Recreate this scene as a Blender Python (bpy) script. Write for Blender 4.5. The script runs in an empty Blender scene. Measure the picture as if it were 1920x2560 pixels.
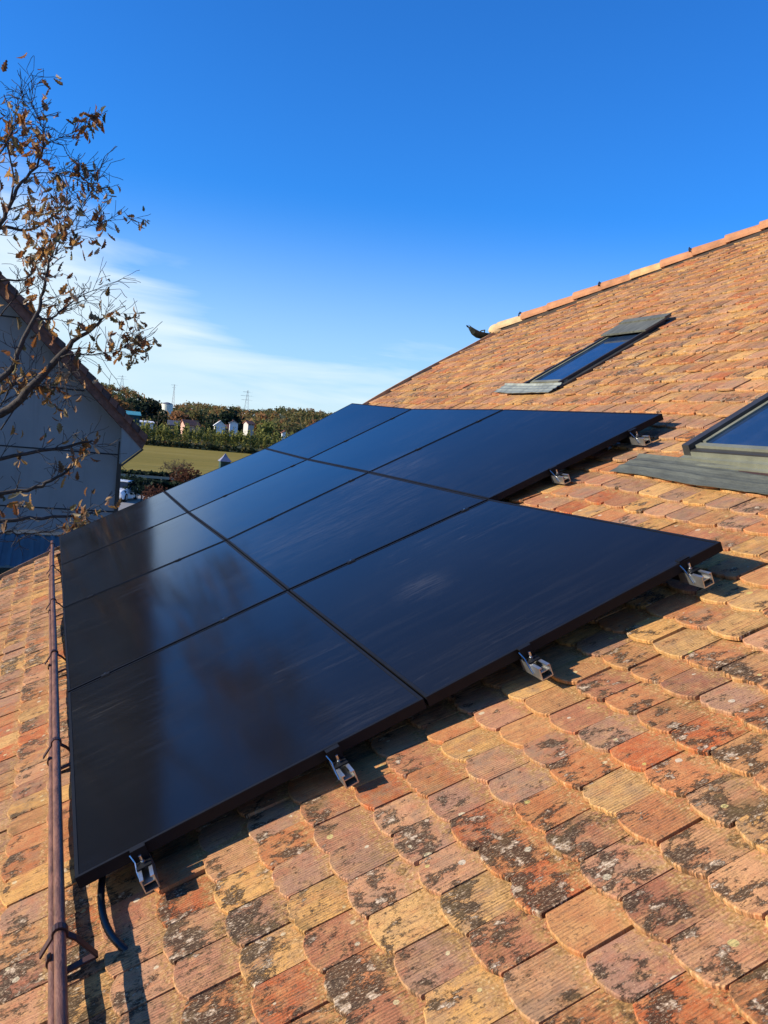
import bpy, bmesh, math, random
from mathutils import Vector, Matrix, noise
random.seed(7)
R = math.radians
C = bpy.context.scene
COL = C.collection

# ------------------------------------------------------------------ camera, sky, sun, exposure
cam_d = bpy.data.cameras.new('camera'); cam = bpy.data.objects.new('camera', cam_d); COL.objects.link(cam)
CAM = Vector((-0.14430838, -2.45750548, 1.31713688))
CR = Matrix(((0.9311762758, -0.0584352979, -0.3598556086), (-0.3518413934, 0.1144959224, -0.9290308486), (0.0954901942, 0.9917036846, 0.0860559299)))
cam.matrix_world = Matrix.Translation(CAM) @ CR.to_4x4()
cam_d.sensor_fit = 'HORIZONTAL'; cam_d.sensor_width = 36; cam_d.lens = 41.4
cam_d.clip_start = 0.05; cam_d.clip_end = 8000
C.camera = cam
FPX = 2208.0
def ray(px, py):
    d = CR @ Vector(((px-960)/FPX, -(py-1280)/FPX, -1)); return d/d.y
def at(px, py, dist):          # a real place: sight line through that point, dist metres ahead
    return CAM + ray(px, py)*dist
def proj(p):
    q = CR.transposed() @ (Vector(p)-CAM)
    if q.z > -0.05: return None
    return (960+q.x/-q.z*FPX, 1280-q.y/-q.z*FPX, -q.z)

SUN = Vector((-1.409, 0.30, 0.46)).normalized()
sun_d = bpy.data.lights.new('sun', 'SUN'); sun_d.energy = 5.0; sun_d.angle = R(0.5); sun_d.color = (1.0, 0.92, 0.78)
sun = bpy.data.objects.new('sun', sun_d); COL.objects.link(sun)
sun.rotation_euler = SUN.to_track_quat('Z', 'Y').to_euler(); sun.location = (0, 0, 30)
w = bpy.data.worlds.new('World'); C.world = w; w.use_nodes = True
nt = w.node_tree; N = nt.nodes; Lk = nt.links; N.clear()
wo = N.new('ShaderNodeOutputWorld'); bg = N.new('ShaderNodeBackground'); sky = N.new('ShaderNodeTexSky')
sky.sky_type = 'NISHITA'; sky.sun_disc = False
sky.sun_elevation = math.asin(SUN.z); sky.sun_rotation = math.atan2(SUN.x, SUN.y)
sky.altitude = 200; sky.air_density = 1.0; sky.dust_density = 0.3; sky.ozone_density = 2.5
bg.inputs['Strength'].default_value = 0.10
tc = N.new('ShaderNodeTexCoord'); sp = N.new('ShaderNodeSeparateXYZ'); Lk.new(tc.outputs['Generated'], sp.inputs[0])
def wmath(op, a, b=None, c=None):
    m = N.new('ShaderNodeMath'); m.operation = op
    for i, v in enumerate((a, b, c)):
        if v is None: continue
        if isinstance(v, (int, float)): m.inputs[i].default_value = v
        else: Lk.new(v, m.inputs[i])
    return m.outputs[0]
# cirrus: thin streaks that thin out upwards, on a plane high above
az = wmath('ARCTAN2', sp.outputs['X'], sp.outputs['Y']); el = wmath('ARCSINE', sp.outputs['Z'])
cmb = N.new('ShaderNodeCombineXYZ'); Lk.new(az, cmb.inputs[0]); Lk.new(el, cmb.inputs[1])
mp = N.new('ShaderNodeMapping'); mp.inputs['Rotation'].default_value = (0, 0, R(17)); mp.inputs['Scale'].default_value = (3.2, 26.0, 1)
mp.inputs['Location'].default_value = (0.9, 0.35, 0)
Lk.new(cmb.outputs[0], mp.inputs[0])
n1 = N.new('ShaderNodeTexNoise'); n1.inputs['Scale'].default_value = 1.0; n1.inputs['Detail'].default_value = 6; n1.inputs['Roughness'].default_value = 0.52; n1.inputs['Distortion'].default_value = 0.5
Lk.new(mp.outputs[0], n1.inputs['Vector'])
# upper limit of the veil: it climbs towards the west
lim = N.new('ShaderNodeMapRange'); lim.interpolation_type = 'SMOOTHSTEP'; lim.inputs['From Min'].default_value = 0.34; lim.inputs['From Max'].default_value = -0.12; lim.inputs['To Min'].default_value = 0.112; lim.inputs['To Max'].default_value = 0.245
Lk.new(az, lim.inputs['Value'])
dd = wmath('SUBTRACT', lim.outputs[0], el)
dd = wmath('ADD', dd, wmath('MULTIPLY', wmath('SUBTRACT', n1.outputs['Fac'], 0.5), 0.16))
hz = N.new('ShaderNodeMapRange'); hz.interpolation_type = 'SMOOTHSTEP'; hz.inputs['From Min'].default_value = -0.012; hz.inputs['From Max'].default_value = 0.10; hz.inputs['To Max'].default_value = 0.95
Lk.new(dd, hz.inputs['Value'])
cr = N.new('ShaderNodeMapRange'); cr.inputs['From Min'].default_value = 0.25; cr.inputs['From Max'].default_value = 0.65; cr.inputs['To Min'].default_value = 0.72
Lk.new(n1.outputs['Fac'], cr.inputs['Value'])
cm = wmath('MULTIPLY', cr.outputs[0], hz.outputs[0])
hb = N.new('ShaderNodeMapRange'); hb.interpolation_type = 'SMOOTHSTEP'; hb.inputs['From Min'].default_value = 0.26; hb.inputs['From Max'].default_value = 0.0; hb.inputs['To Max'].default_value = 0.52
Lk.new(el, hb.inputs['Value']); cm = wmath('MAXIMUM', cm, hb.outputs[0])
tint = N.new('ShaderNodeMix'); tint.data_type = 'RGBA'; tint.blend_type = 'MULTIPLY'; tint.inputs['Factor'].default_value = 1.0
Lk.new(sky.outputs[0], tint.inputs['A']); tint.inputs['B'].default_value = (0.20, 0.80, 1.62, 1)
cmx = N.new('ShaderNodeMix'); cmx.data_type = 'RGBA'; Lk.new(cm, cmx.inputs['Factor']); Lk.new(tint.outputs['Result'], cmx.inputs['A']); cmx.inputs['B'].default_value = (5.5, 6.5, 7.0, 1)
Lk.new(cmx.outputs['Result'], bg.inputs['Color']); Lk.new(bg.outputs[0], wo.inputs[0])
C.view_settings.view_transform = 'Standard'; C.view_settings.look = 'None'; C.view_settings.gamma = 1; C.view_settings.exposure = 0.58
C.render.engine = 'CYCLES'
C.cycles.max_bounces = 6; C.cycles.transparent_max_bounces = 8

# ------------------------------------------------------------------ helpers
def tag(o, label=None, cat=None, group=None, kind=None):
    if label: o['label'] = label
    if cat: o['category'] = cat
    if group: o['group'] = group
    if kind: o['kind'] = kind
    return o
def empty(name, loc=(0, 0, 0), label=None, cat=None, group=None):
    o = bpy.data.objects.new(name, None); COL.objects.link(o); o.location = loc; o.empty_display_size = 0.2
    return tag(o, label, cat, group)
def mesh_obj(name, verts, faces, mat=None, parent=None, smooth=False, mats=None, midx=None):
    me = bpy.data.meshes.new(name); me.from_pydata([tuple(v) for v in verts], [], faces)
    for m in (mats or [mat]):
        if m: me.materials.append(m)
    if midx: me.polygons.foreach_set('material_index', midx)
    if smooth: me.polygons.foreach_set('use_smooth', [True]*len(me.polygons))
    me.update()
    o = bpy.data.objects.new(name, me); COL.objects.link(o)
    if parent:
        o.parent = parent
        if parent.parent: o.matrix_parent_inverse = (Matrix.Translation(parent.parent.location) @ Matrix.Translation(parent.location if not parent.parent else (0,0,0))).inverted() if False else Matrix()
    return o
class MB:
    """collects shapes given in world coordinates"""
    def __init__(s): s.v = []; s.f = []; s.m = []
    def add(s, vs, fs, mi=0):
        b = len(s.v); s.v += [Vector(v) for v in vs]; s.f += [tuple(i+b for i in f) for f in fs]; s.m += [mi]*len(fs); return s
    def hexa(s, p, mi=0):      # 8 points: bottom ring then top ring
        return s.add(p, [(3, 2, 1, 0), (4, 5, 6, 7), (0, 1, 5, 4), (1, 2, 6, 5), (2, 3, 7, 6), (3, 0, 4, 7)], mi)
    def box(s, x0, y0, z0, x1, y1, z1, mi=0):
        return s.hexa([(x0, y0, z0), (x1, y0, z0), (x1, y1, z0), (x0, y1, z0), (x0, y0, z1), (x1, y0, z1), (x1, y1, z1), (x0, y1, z1)], mi)
    def prism(s, poly, d, mi=0):   # planar polygon extruded by vector d
        n = len(poly); d = Vector(d); a = [Vector(p) for p in poly]; b = [p+d for p in a]
        return s.add(a+b, [tuple(range(n-1, -1, -1)), tuple(range(n, 2*n))]+[(i, (i+1) % n, n+(i+1) % n, n+i) for i in range(n)], mi)
    def tube(s, pts, rad, n=8, mi=0, cap=True):
        pts = [Vector(p) for p in pts]
        rs = rad if isinstance(rad, (list, tuple)) else [rad]*len(pts)
        b = len(s.v); up = None
        for i, p in enumerate(pts):
            t = (pts[min(i+1, len(pts)-1)]-pts[max(i-1, 0)]).normalized()
            if up is None: up = t.orthogonal().normalized()
            up = (up-t*up.dot(t)).normalized(); sd = t.cross(up)
            for k in range(n):
                a = 2*math.pi*k/n; s.v.append(p+(up*math.cos(a)+sd*math.sin(a))*rs[i])
        for i in range(len(pts)-1):
            for k in range(n):
                s.f.append((b+i*n+k, b+i*n+(k+1) % n, b+(i+1)*n+(k+1) % n, b+(i+1)*n+k)); s.m.append(mi)
        if cap:
            s.f.append(tuple(b+k for k in range(n-1, -1, -1))); s.m.append(mi)
            e = b+(len(pts)-1)*n; s.f.append(tuple(e+k for k in range(n))); s.m.append(mi)
        return s
    def build(s, name, mats, parent=None, smooth=False, kind=None):
        if not isinstance(mats, (list, tuple)): mats = [mats]
        off = Vector((0, 0, 0)); q = parent
        while q is not None: off += q.location; q = q.parent
        me = bpy.data.meshes.new(name)
        loc = Vector((0, 0, 0))
        if not parent and s.v:
            n = len(s.v); loc = Vector((sum(v.x for v in s.v)/n, sum(v.y for v in s.v)/n, min(v.z for v in s.v)))
        me.from_pydata([tuple(v-off-loc) for v in s.v], [], s.f)
        for m in mats: me.materials.append(m)
        me.polygons.foreach_set('material_index', s.m)
        if smooth: me.polygons.foreach_set('use_smooth', [True]*len(me.polygons))
        me.update()
        o = bpy.data.objects.new(name, me); COL.objects.link(o); o.location = loc
        if parent: o.parent = parent
        if kind: o['kind'] = kind
        return o
def hash01(i, j=0, k=0):
    return (math.sin(i*12.9898+j*78.233+k*37.719)*43758.5453) % 1.0

# ------------------------------------------------------------------ materials
def newmat(name):
    m = bpy.data.materials.new(name); m.use_nodes = True
    n = m.node_tree.nodes; b = n['Principled BSDF']; return m, n, m.node_tree.links, b
class G:
    def __init__(s, n, l): s.n = n; s.l = l
    def put(s, sock, v):
        if isinstance(v, bpy.types.NodeSocket): s.l.new(v, sock)
        else: sock.default_value = v
    def math(s, op, a, b=None, c=None, clamp=False):
        m = s.n.new('ShaderNodeMath'); m.operation = op; m.use_clamp = clamp
        for i, v in enumerate((a, b, c)):
            if v is not None: s.put(m.inputs[i], v)
        return m.outputs[0]
    def noise(s, vec, scale, detail=3, rough=0.5, dist=0.0, out='Fac'):
        t = s.n.new('ShaderNodeTexNoise'); t.inputs['Scale'].default_value = scale; t.inputs['Detail'].default_value = detail
        t.inputs['Roughness'].default_value = rough; t.inputs['Distortion'].default_value = dist
        if vec is not None: s.l.new(vec, t.inputs['Vector'])
        return t.outputs[out]
    def ramp(s, fac, stops, interp='LINEAR'):
        r = s.n.new('ShaderNodeValToRGB'); r.color_ramp.interpolation = interp
        e = r.color_ramp.elements
        while len(e) < len(stops): e.new(0.5)
        for k, (p, c) in enumerate(stops): e[k].position = p; e[k].color = c if len(c) == 4 else (*c, 1)
        s.put(r.inputs['Fac'], fac); return r.outputs['Color']
    def mix(s, f, a, b, mode='MIX'):
        m = s.n.new('ShaderNodeMix'); m.data_type = 'RGBA'; m.blend_type = mode
        s.put(m.inputs['Factor'], f); s.put(m.inputs['A'], a if isinstance(a, bpy.types.NodeSocket) else (*a, 1)); s.put(m.inputs['B'], b if isinstance(b, bpy.types.NodeSocket) else (*b, 1))
        return m.outputs['Result']
    def mr(s, v, a, b, c=0.0, d=1.0, smooth=True):
        m = s.n.new('ShaderNodeMapRange'); m.interpolation_type = 'SMOOTHSTEP' if smooth else 'LINEAR'
        s.put(m.inputs['Value'], v)
        for k, x in zip(('From Min', 'From Max', 'To Min', 'To Max'), (a, b, c, d)): s.put(m.inputs[k], x)
        return m.outputs[0]
    def scalev(s, vec, sc):
        m = s.n.new('ShaderNodeMapping'); m.inputs['Scale'].default_value = sc; s.l.new(vec, m.inputs[0]); return m.outputs[0]
    def bump(s, h, strength, dist, b, prev=None):
        m = s.n.new('ShaderNodeBump'); m.inputs['Strength'].default_value = strength; m.inputs['Distance'].default_value = dist
        s.l.new(h, m.inputs['Height'])
        if prev is not None: s.l.new(prev, m.inputs['Normal'])
        if b is not None: s.l.new(m.outputs[0], b.inputs['Normal'])
        return m.outputs[0]
    def pos(s):
        return s.n.new('ShaderNodeNewGeometry').outputs['Position']
def plain(name, col, rough=0.6, metal=0.0, var=0.15, scale=6.0, bump=0.0, spec=0.5, stretch=(1, 1, 1)):
    m, n, l, b = newmat(name); g = G(n, l); v = g.scalev(g.pos(), stretch)
    f = g.noise(v, scale, 5, 0.6)
    dk = tuple(c*(1-var) for c in col); lt = tuple(min(1, c*(1+var)) for c in col)
    l.new(g.ramp(f, [(0.3, dk), (0.7, lt)]), b.inputs['Base Color'])
    b.inputs['Roughness'].default_value = rough; b.inputs['Metallic'].default_value = metal; b.inputs['Specular IOR Level'].default_value = spec
    if bump: g.bump(g.noise(v, scale*6, 3), bump, 0.01, b)
    return m

GAUGE = 0.152; TW = 0.154; TL = 0.31; TT = 0.013
def tile_material(name, individual, up=False):
    m, n, l, b = newmat(name); g = G(n, l)
    uv = n.new('ShaderNodeUVMap'); uv.uv_map = 'UVMap'
    if individual: rnd = n.new('ShaderNodeObjectInfo').outputs['Random']
    else:
        a = n.new('ShaderNodeAttribute'); a.attribute_name = 'rnd'; rnd = a.outputs['Fac']
    sx = n.new('ShaderNodeSeparateXYZ'); l.new(uv.outputs[0], sx.inputs[0])     # x: metres up the tile from its tail, y: metres across
    X, Y = sx.outputs[0], sx.outputs[1]
    r2 = g.math('FRACT', g.math('MULTIPLY', rnd, 57.31)); r3 = g.math('FRACT', g.math('MULTIPLY', rnd, 191.7)); r4 = g.math('FRACT', g.math('MULTIPLY', rnd, 733.9))
    cb = n.new('ShaderNodeCombineXYZ'); l.new(X, cb.inputs[0]); l.new(Y, cb.inputs[1]); l.new(g.math('MULTIPLY', rnd, 97.0), cb.inputs[2])
    V = cb.outputs[0]
    base = g.ramp(rnd, [(0.0, (0.45, 0.180, 0.065)), (0.09, (0.50, 0.265, 0.105)), (0.18, (0.38, 0.230, 0.150)), (0.27, (0.47, 0.205, 0.080)), (0.36, (0.44, 0.235, 0.140)),
                        (0.44, (0.62, 0.375, 0.120)), (0.51, (0.40, 0.180, 0.095)), (0.59, (0.47, 0.130, 0.040)), (0.66, (0.50, 0.285, 0.160)), (0.73, (0.62, 0.400, 0.150)),
                        (0.79, (0.30, 0.150, 0.095)), (0.85, (0.52, 0.220, 0.085)), (0.90, (0.36, 0.215, 0.145)), (0.95, (0.56, 0.320, 0.160))], 'CONSTANT')
    big = g.noise(g.scalev(V, (1, 1.6, 1)), 12, 4, 0.6)
    c = g.mix(g.mr(big, 0.45, 0.72, 0, 0.50), base, (0.46, 0.145, 0.060))
    c = g.mix(g.mr(g.noise(V, 21, 5, 0.7), 0.42, 0.70, 0, 0.50), c, (0.60, 0.38, 0.16))
    # combed grooves running down the tile
    grv = g.noise(g.scalev(V, (9, 190, 1)), 1.0, 3, 0.6)
    wv = n.new('ShaderNodeTexWave'); wv.wave_type = 'BANDS'; wv.bands_direction = 'Y'; wv.inputs['Scale'].default_value = 34.0; wv.inputs['Distortion'].default_value = 1.2; wv.inputs['Detail'].default_value = 1.5; wv.inputs['Detail Scale'].default_value = 0.6
    l.new(V, wv.inputs['Vector'])
    comb = g.math('MULTIPLY', g.math('MULTIPLY', wv.outputs['Fac'], g.mr(X, 0.002, 0.016)), g.mr(r2, 0.05, 0.8, 0.1, 1.0))
    c = g.mix(g.mr(grv, 0.46, 0.70, 0, 0.5), c, (0.17, 0.09, 0.055))
    c = g.mix(g.math('MULTIPLY', g.mr(comb, 0.40, 0.9), g.mr(g.noise(V, 30, 3), 0.35, 0.65, 0.1, 0.6)), c, (0.17, 0.09, 0.045))
    # fine dark grit
    grit = g.noise(V, 240, 3, 0.7)
    c = g.mix(g.mr(grit, 0.56, 0.70, 0, 0.62), c, (0.10, 0.06, 0.04))
    c = g.mix(g.mr(g.noise(g.scalev(V, (40, 150, 1)), 1.0, 4, 0.7), 0.54, 0.68, 0, 0.55), c, (0.16, 0.095, 0.055))
    c = g.mix(g.mr(g.noise(V, 330, 2, 0.7), 0.60, 0.72, 0, 0.6), c, (0.74, 0.56, 0.33))
    if not individual:
        fs = g.noise(g.scalev(V, (14, 60, 1)), 1.0, 5, 0.75)
        c = g.mix(g.mr(fs, 0.49, 0.62, 0, 0.80), c, (0.15, 0.090, 0.045))
        c = g.mix(g.mr(fs, 0.46, 0.34, 0, 0.55), c, (0.68, 0.46, 0.22))
    # grey bloom on some tiles
    c = g.mix(g.math('MULTIPLY', g.mr(g.noise(V, 16, 5, 0.7), 0.42, 0.66), g.mr(r3, 0.35, 1.0, 0, 0.70)), c, (0.27, 0.20, 0.135))
    # crustose lichen: patches of many sizes, soft and broken at their rims, denser in some stretches of the roof
    zone = g.noise(g.pos(), 0.55, 2, 0.5)
    sw = n.new('ShaderNodeSeparateXYZ'); l.new(g.pos(), sw.inputs[0])
    zn = g.math('ADD', g.mr(zone, 0.36, 0.62, -0.060, 0.035, False), g.mr(sw.outputs[0], 0.2, 1.5, 0.022, -0.022))
    low = g.math('MULTIPLY', g.mr(X, 0.0, 0.02), g.mr(X, 0.14, 0.06))
    ln = g.noise(g.scalev(V, (1.0, 1.2, 1)), 15, 6, 0.66, 0.3)
    ex = g.mr(r4, 0.1, 1.0, -0.09, 0.09, False)
    fld = g.math('ADD', g.math('ADD', ln, ex), g.math('ADD', g.math('MULTIPLY', low, 0.10), zn))
    brk = g.noise(g.scalev(V, (55, 150, 1)), 1.0, 5, 0.8)
    lm = g.mr(g.math('ADD', fld, g.math('MULTIPLY', g.math('SUBTRACT', brk, 0.5), 0.45)), 0.625, 0.69)
    small = g.mr(g.math('ADD', g.noise(g.scalev(V, (1, 1.3, 1)), 62, 4, 0.7), g.math('MULTIPLY', zn, 1.2)), 0.61, 0.68)
    c = g.mix(g.math('MULTIPLY', small, 0.75), c, (0.085, 0.060, 0.035))
    lsp = g.noise(g.scalev(V, (95, 200, 1)), 1.0, 5, 0.82)
    lcol = g.ramp(lsp, [(0.44, (0.026, 0.019, 0.012)), (0.545, (0.065, 0.048, 0.028)), (0.595, (0.36, 0.29, 0.19)), (0.65, (0.74, 0.66, 0.50))])
    pale = g.ramp(lsp, [(0.38, (0.14, 0.10, 0.06)), (0.48, (0.42, 0.36, 0.25)), (0.60, (0.76, 0.70, 0.56))])
    lcol = g.mix(g.mr(g.noise(V, 24, 3, 0.6), 0.56, 0.64), lcol, pale)
    c = g.mix(g.math('MULTIPLY', lm, 0.88), c, lcol)
    # olive algae in the shelter of some tails
    c = g.mix(g.math('MULTIPLY', g.mr(g.noise(V, 9, 5, 0.7), 0.50, 0.70), g.mr(r2, 0.3, 1.0, 0.1, 0.6)), c, (0.17, 0.125, 0.045))
    # round yellow-green and cream lichen rosettes
    vo = n.new('ShaderNodeTexVoronoi'); vo.inputs['Scale'].default_value = 15.0; l.new(V, vo.inputs['Vector'])
    wob = g.math('ADD', vo.outputs['Distance'], g.math('MULTIPLY', g.noise(V, 90, 3), 0.10))
    vc = n.new('ShaderNodeSeparateColor'); l.new(vo.outputs['Color'], vc.inputs[0])
    keep = g.mr(vc.outputs[0], 0.50, 0.52)
    rad = g.mr(vc.outputs[1], 0, 1, 0.12, 0.22, False)
    spot = g.math('MULTIPLY', g.math('LESS_THAN', wob, rad), keep)
    c = g.mix(g.math('MULTIPLY', spot, 0.85), c, g.ramp(vc.outputs[2], [(0.0, (0.50, 0.46, 0.13)), (0.5, (0.62, 0.58, 0.36)), (1.0, (0.55, 0.53, 0.42))]))
    # golden moss and grit: along the tail rim and where the next tail shelters the tile
    mo = g.noise(V, 70, 4, 0.7)
    rim = g.mr(X, 0.012, -0.004)
    shel = g.math('MULTIPLY', g.mr(X, 0.112, 0.142), g.mr(mo, 0.40, 0.58))
    mf = g.math('MAXIMUM', g.math('MULTIPLY', rim, g.mr(mo, 0.30, 0.55)), shel)
    c = g.mix(g.math('MULTIPLY', mf, 0.85), c, g.ramp(g.noise(V, 130, 2), [(0.3, (0.19, 0.125, 0.045)), (0.55, (0.42, 0.27, 0.10)), (0.72, (0.62, 0.50, 0.28))]))
    c = g.mix(1.0, c, (1.03, 0.87, 0.76), 'MULTIPLY')
    l.new(c, b.inputs['Base Color'])
    b.inputs['Roughness'].default_value = 0.88; b.inputs['Specular IOR Level'].default_value = 0.25
    h = g.math('ADD', g.math('MULTIPLY', comb, -0.55), g.math('ADD', g.math('MULTIPLY', grit, 0.35), g.math('MULTIPLY', grv, -0.9)))
    h = g.math('ADD', h, g.math('MULTIPLY', lm, 0.7))
    p = g.bump(h, 0.95, 0.0036, None)
    g.bump(g.noise(V, 28, 4, 0.6), 0.5, 0.006, b, p)
    return m
M = {}
M['tile_one'] = tile_material('weathered_clay_tile', True)
M['tile_many'] = tile_material('weathered_clay_tile_field', False)
M['deck'] = plain('dark_roof_underlay', (0.05, 0.035, 0.025), 0.9)
M['mortar'] = plain('pale_mortar', (0.50, 0.40, 0.28), 0.9, var=0.3, scale=14, bump=0.5)
M['render'] = plain('cream_house_render', (0.45, 0.40, 0.32), 0.9, scale=2, bump=0.2)
M['zinc'] = plain('aged_zinc_sheet', (0.25, 0.26, 0.21), 0.5, 0.35, 0.35, 5, stretch=(1, 3, 1), bump=0.12)
M['lead'] = plain('grey_green_lead_apron', (0.075, 0.078, 0.060), 0.8, 0.0, 0.3, 9, stretch=(4, 1, 1), bump=0.35)
M['winframe'] = plain('weathered_grey_green_window_cladding', (0.20, 0.20, 0.145), 0.5, 0.25, 0.25, 7)
M['windark'] = plain('dark_brown_grey_window_cladding', (0.045, 0.042, 0.038), 0.45, 0.3, 0.3, 7)
M['hood'] = plain('dark_weathered_hood_sheet', (0.11, 0.11, 0.085), 0.6, 0.15, 0.45, 6, stretch=(1, 5, 1))
M['gutter'] = plain('green_black_gutter_zinc', (0.030, 0.036, 0.030), 0.5, 0.3, 0.3, 9)
M['copper'] = plain('brown_painted_snow_guard_steel', (0.17, 0.075, 0.045), 0.48, 0.15, 0.5, 11, bump=0.25, stretch=(3, 1, 3))
M['copperdark'] = plain('dark_brown_bracket_steel', (0.06, 0.028, 0.024), 0.5, 0.3, 0.3, 14)
M['alu'] = plain('mill_finish_aluminium', (0.55, 0.53, 0.49), 0.34, 0.9, 0.18, 30)
M['steel'] = plain('bright_stainless_steel', (0.6, 0.6, 0.58), 0.25, 1.0, 0.12, 30)
M['blackframe'] = plain('black_anodised_frame', (0.007, 0.007, 0.008), 0.55, 0.0, 0.2, 20, spec=0.2)
M['blackrail'] = plain('black_rail', (0.015, 0.015, 0.015), 0.5, 0.2, 0.2, 20)
M['cable'] = plain('black_ribbed_conduit', (0.014, 0.015, 0.017), 0.35, 0.0, 0.2, 20)
def glass_material():
    m, n, l, b = newmat('solar_cell_glass'); g = G(n, l); P = g.pos()
    tcn = n.new('ShaderNodeTexCoord')
    o = n.new('ShaderNodeObjectInfo')
    th = R(27.2)
    mp_ = n.new('ShaderNodeMapping'); mp_.inputs['Rotation'].default_value = (0, th, 0); l.new(P, mp_.inputs[0]); V = mp_.outputs[0]
    base = g.ramp(g.noise(V, 1.3, 2), [(0.3, (0.0045, 0.0048, 0.006)), (0.7, (0.0075, 0.0078, 0.009))])
    # thin dust film, drained down the slope, and smears
    du = g.noise(g.scalev(V, (1.3, 9, 1)), 2.0, 6, 0.65, 0.3)
    d2 = g.noise(V, 0.9, 3, 0.5)
    dust = g.math('MULTIPLY', g.mr(du, 0.42, 0.78), g.mr(d2, 0.38, 0.66, 0.10, 1.0))
    sm = g.noise(g.scalev(V, (2.2, 34, 1)), 1.0, 6, 0.78, 1.2)
    smear = g.math('MULTIPLY', g.mr(sm, 0.52, 0.76), g.mr(g.noise(V, 1.1, 4, 0.65), 0.49, 0.64))
    sp1 = g.mr(g.noise(V, 120, 2, 0.8), 0.70, 0.78)
    film = g.math('ADD', g.math('MULTIPLY_ADD', dust, 0.022, 0.004), g.math('ADD', g.math('MULTIPLY', smear, 0.13), g.math('MULTIPLY', sp1, 0.10)))
    # a dirtier, wiped-over stretch where the fitters worked, and splashes on the front panel
    for (pu, pv, rr_, st) in ((1.75, 2.75, 1.15, 0.075), (2.35, 3.35, 0.65, 0.10), (1.55, 0.95, 0.22, 0.10), (0.95, 0.15, 0.30, 0.05)):
        dv = n.new('ShaderNodeVectorMath'); dv.operation = 'DISTANCE'; l.new(P, dv.inputs[0]); dv.inputs[1].default_value = (pu*math.cos(th), pv, pu*math.sin(th))
        fall = g.mr(g.math('ADD', dv.outputs['Value'], g.math('MULTIPLY', g.noise(V, 3.5, 4, 0.7), 0.9*rr_)), rr_*1.35, rr_*0.55)
        wip = g.mr(g.noise(g.scalev(V, (3, 22, 1)), 1.0, 7, 0.8, 1.5), 0.40, 0.72)
        film = g.math('ADD', film, g.math('MULTIPLY', g.math('MULTIPLY', fall, wip), st))
    c = g.mix(film, base, (0.36, 0.33, 0.30))
    l.new(c, b.inputs['Base Color'])
    b.inputs['IOR'].default_value = 1.45; b.inputs['Specular IOR Level'].default_value = 0.165
    rr = g.math('ADD', 0.11, g.math('MULTIPLY', dust, 0.10)); l.new(rr, b.inputs['Roughness'])
    g.bump(g.noise(V, 2.2, 2), 0.05, 0.01, b)
    return m
M['pv'] = glass_material()
def pane_material():
    m, n, l, b = newmat('roof_window_glass'); b.inputs['Base Color'].default_value = (0.012, 0.02, 0.035, 1)
    g = G(n, l)
    b.inputs['Roughness'].default_value = 0.04; b.inputs['IOR'].default_value = 1.6; b.inputs['Specular IOR Level'].default_value = 1.0
    l.new(g.mix(g.mr(g.noise(g.pos(), 7, 5, 0.6), 0.4, 0.9, 0, 0.10), (0.012, 0.03, 0.07), (0.3, 0.3, 0.3)), b.inputs['Base Color'])
    return m
M['pane'] = pane_material()

# ------------------------------------------------------------------ roof surface
TH = R(27.197515); DK = R(6.0); N0 = -0.118
DS = 0.02; S0 = -1.9; prof = []
def ang(s):
    t = min(1, max(0, (s-2.95)/0.8)); return TH+DK*(t*t*(3-2*t))
_x = S0*math.cos(TH)-N0*math.sin(TH); _z = S0*math.sin(TH)+N0*math.cos(TH); _s = S0
while _s < 10.6:
    prof.append((_x, _z)); a = ang(_s+DS/2); _x += math.cos(a)*DS; _z += math.sin(a)*DS; _s += DS
def wave(s, v):
    return 0.007*math.sin(1.7*s+0.8*v+1)+0.006*math.sin(2.3*v-0.9*s)+0.004*math.sin(4.1*v+3.1*s)
def S(s, v, h=0.0, wv=True):
    k = (s-S0)/DS; i = max(0, min(len(prof)-2, int(k))); f = k-i
    x = prof[i][0]*(1-f)+prof[i+1][0]*f; z = prof[i][1]*(1-f)+prof[i+1][1]*f; a = ang(s)
    hh = h+(wave(s, v) if wv else 0)
    return Vector((x-math.sin(a)*hh, v, z+math.cos(a)*hh))
def SM(s, v, h=0.0):
    a = ang(s); e = 0.1; dn_s = (wave(s+e, v)-wave(s-e, v))/(2*e); dn_v = (wave(s, v+e)-wave(s, v-e))/(2*e)
    p = S(s, v, h); U = Vector((math.cos(a), 0, math.sin(a))); Nn = Vector((-math.sin(a), 0, math.cos(a)))
    U = (U+Nn*dn_s).normalized(); Vv = (Vector((0, 1, 0))+Nn*dn_v).normalized(); Nn = U.cross(Vv).normalized(); Vv = Nn.cross(U)
    return Matrix(((U.x, Vv.x, Nn.x, p.x), (U.y, Vv.y, Nn.y, p.y), (U.z, Vv.z, Nn.z, p.z), (0, 0, 0, 1)))
def Pn(u, v, n):            # panel plane frame
    return Vector((u*math.cos(TH)-n*math.sin(TH), v, u*math.sin(TH)+n*math.cos(TH)))
def verge(s):
    pts = [(-2, 6.25), (-0.6, 6.72), (0.0, 6.92), (3.9, 7.66), (5.85, 7.72), (9.5, 2.5)]
    for (a, b), (c, d) in zip(pts, pts[1:]):
        if s <= c: return b+(d-b)*(s-a)/(c-a)
    return 2.5
S_RIDGE = 9.5; S_EAVE = -1.65; V_NEAR = -6.0

GZ = -5.3   # ground level
house = empty('tiled_house', (2.0, 0.5, GZ), 'old house under a weathered orange clay tile roof, carrying the black solar panels', 'house')
ax = S(S_RIDGE, 0, 0, False)      # ridge line
def mirror(p): return Vector((2*ax.x-p.x, p.y, p.z))
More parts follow.
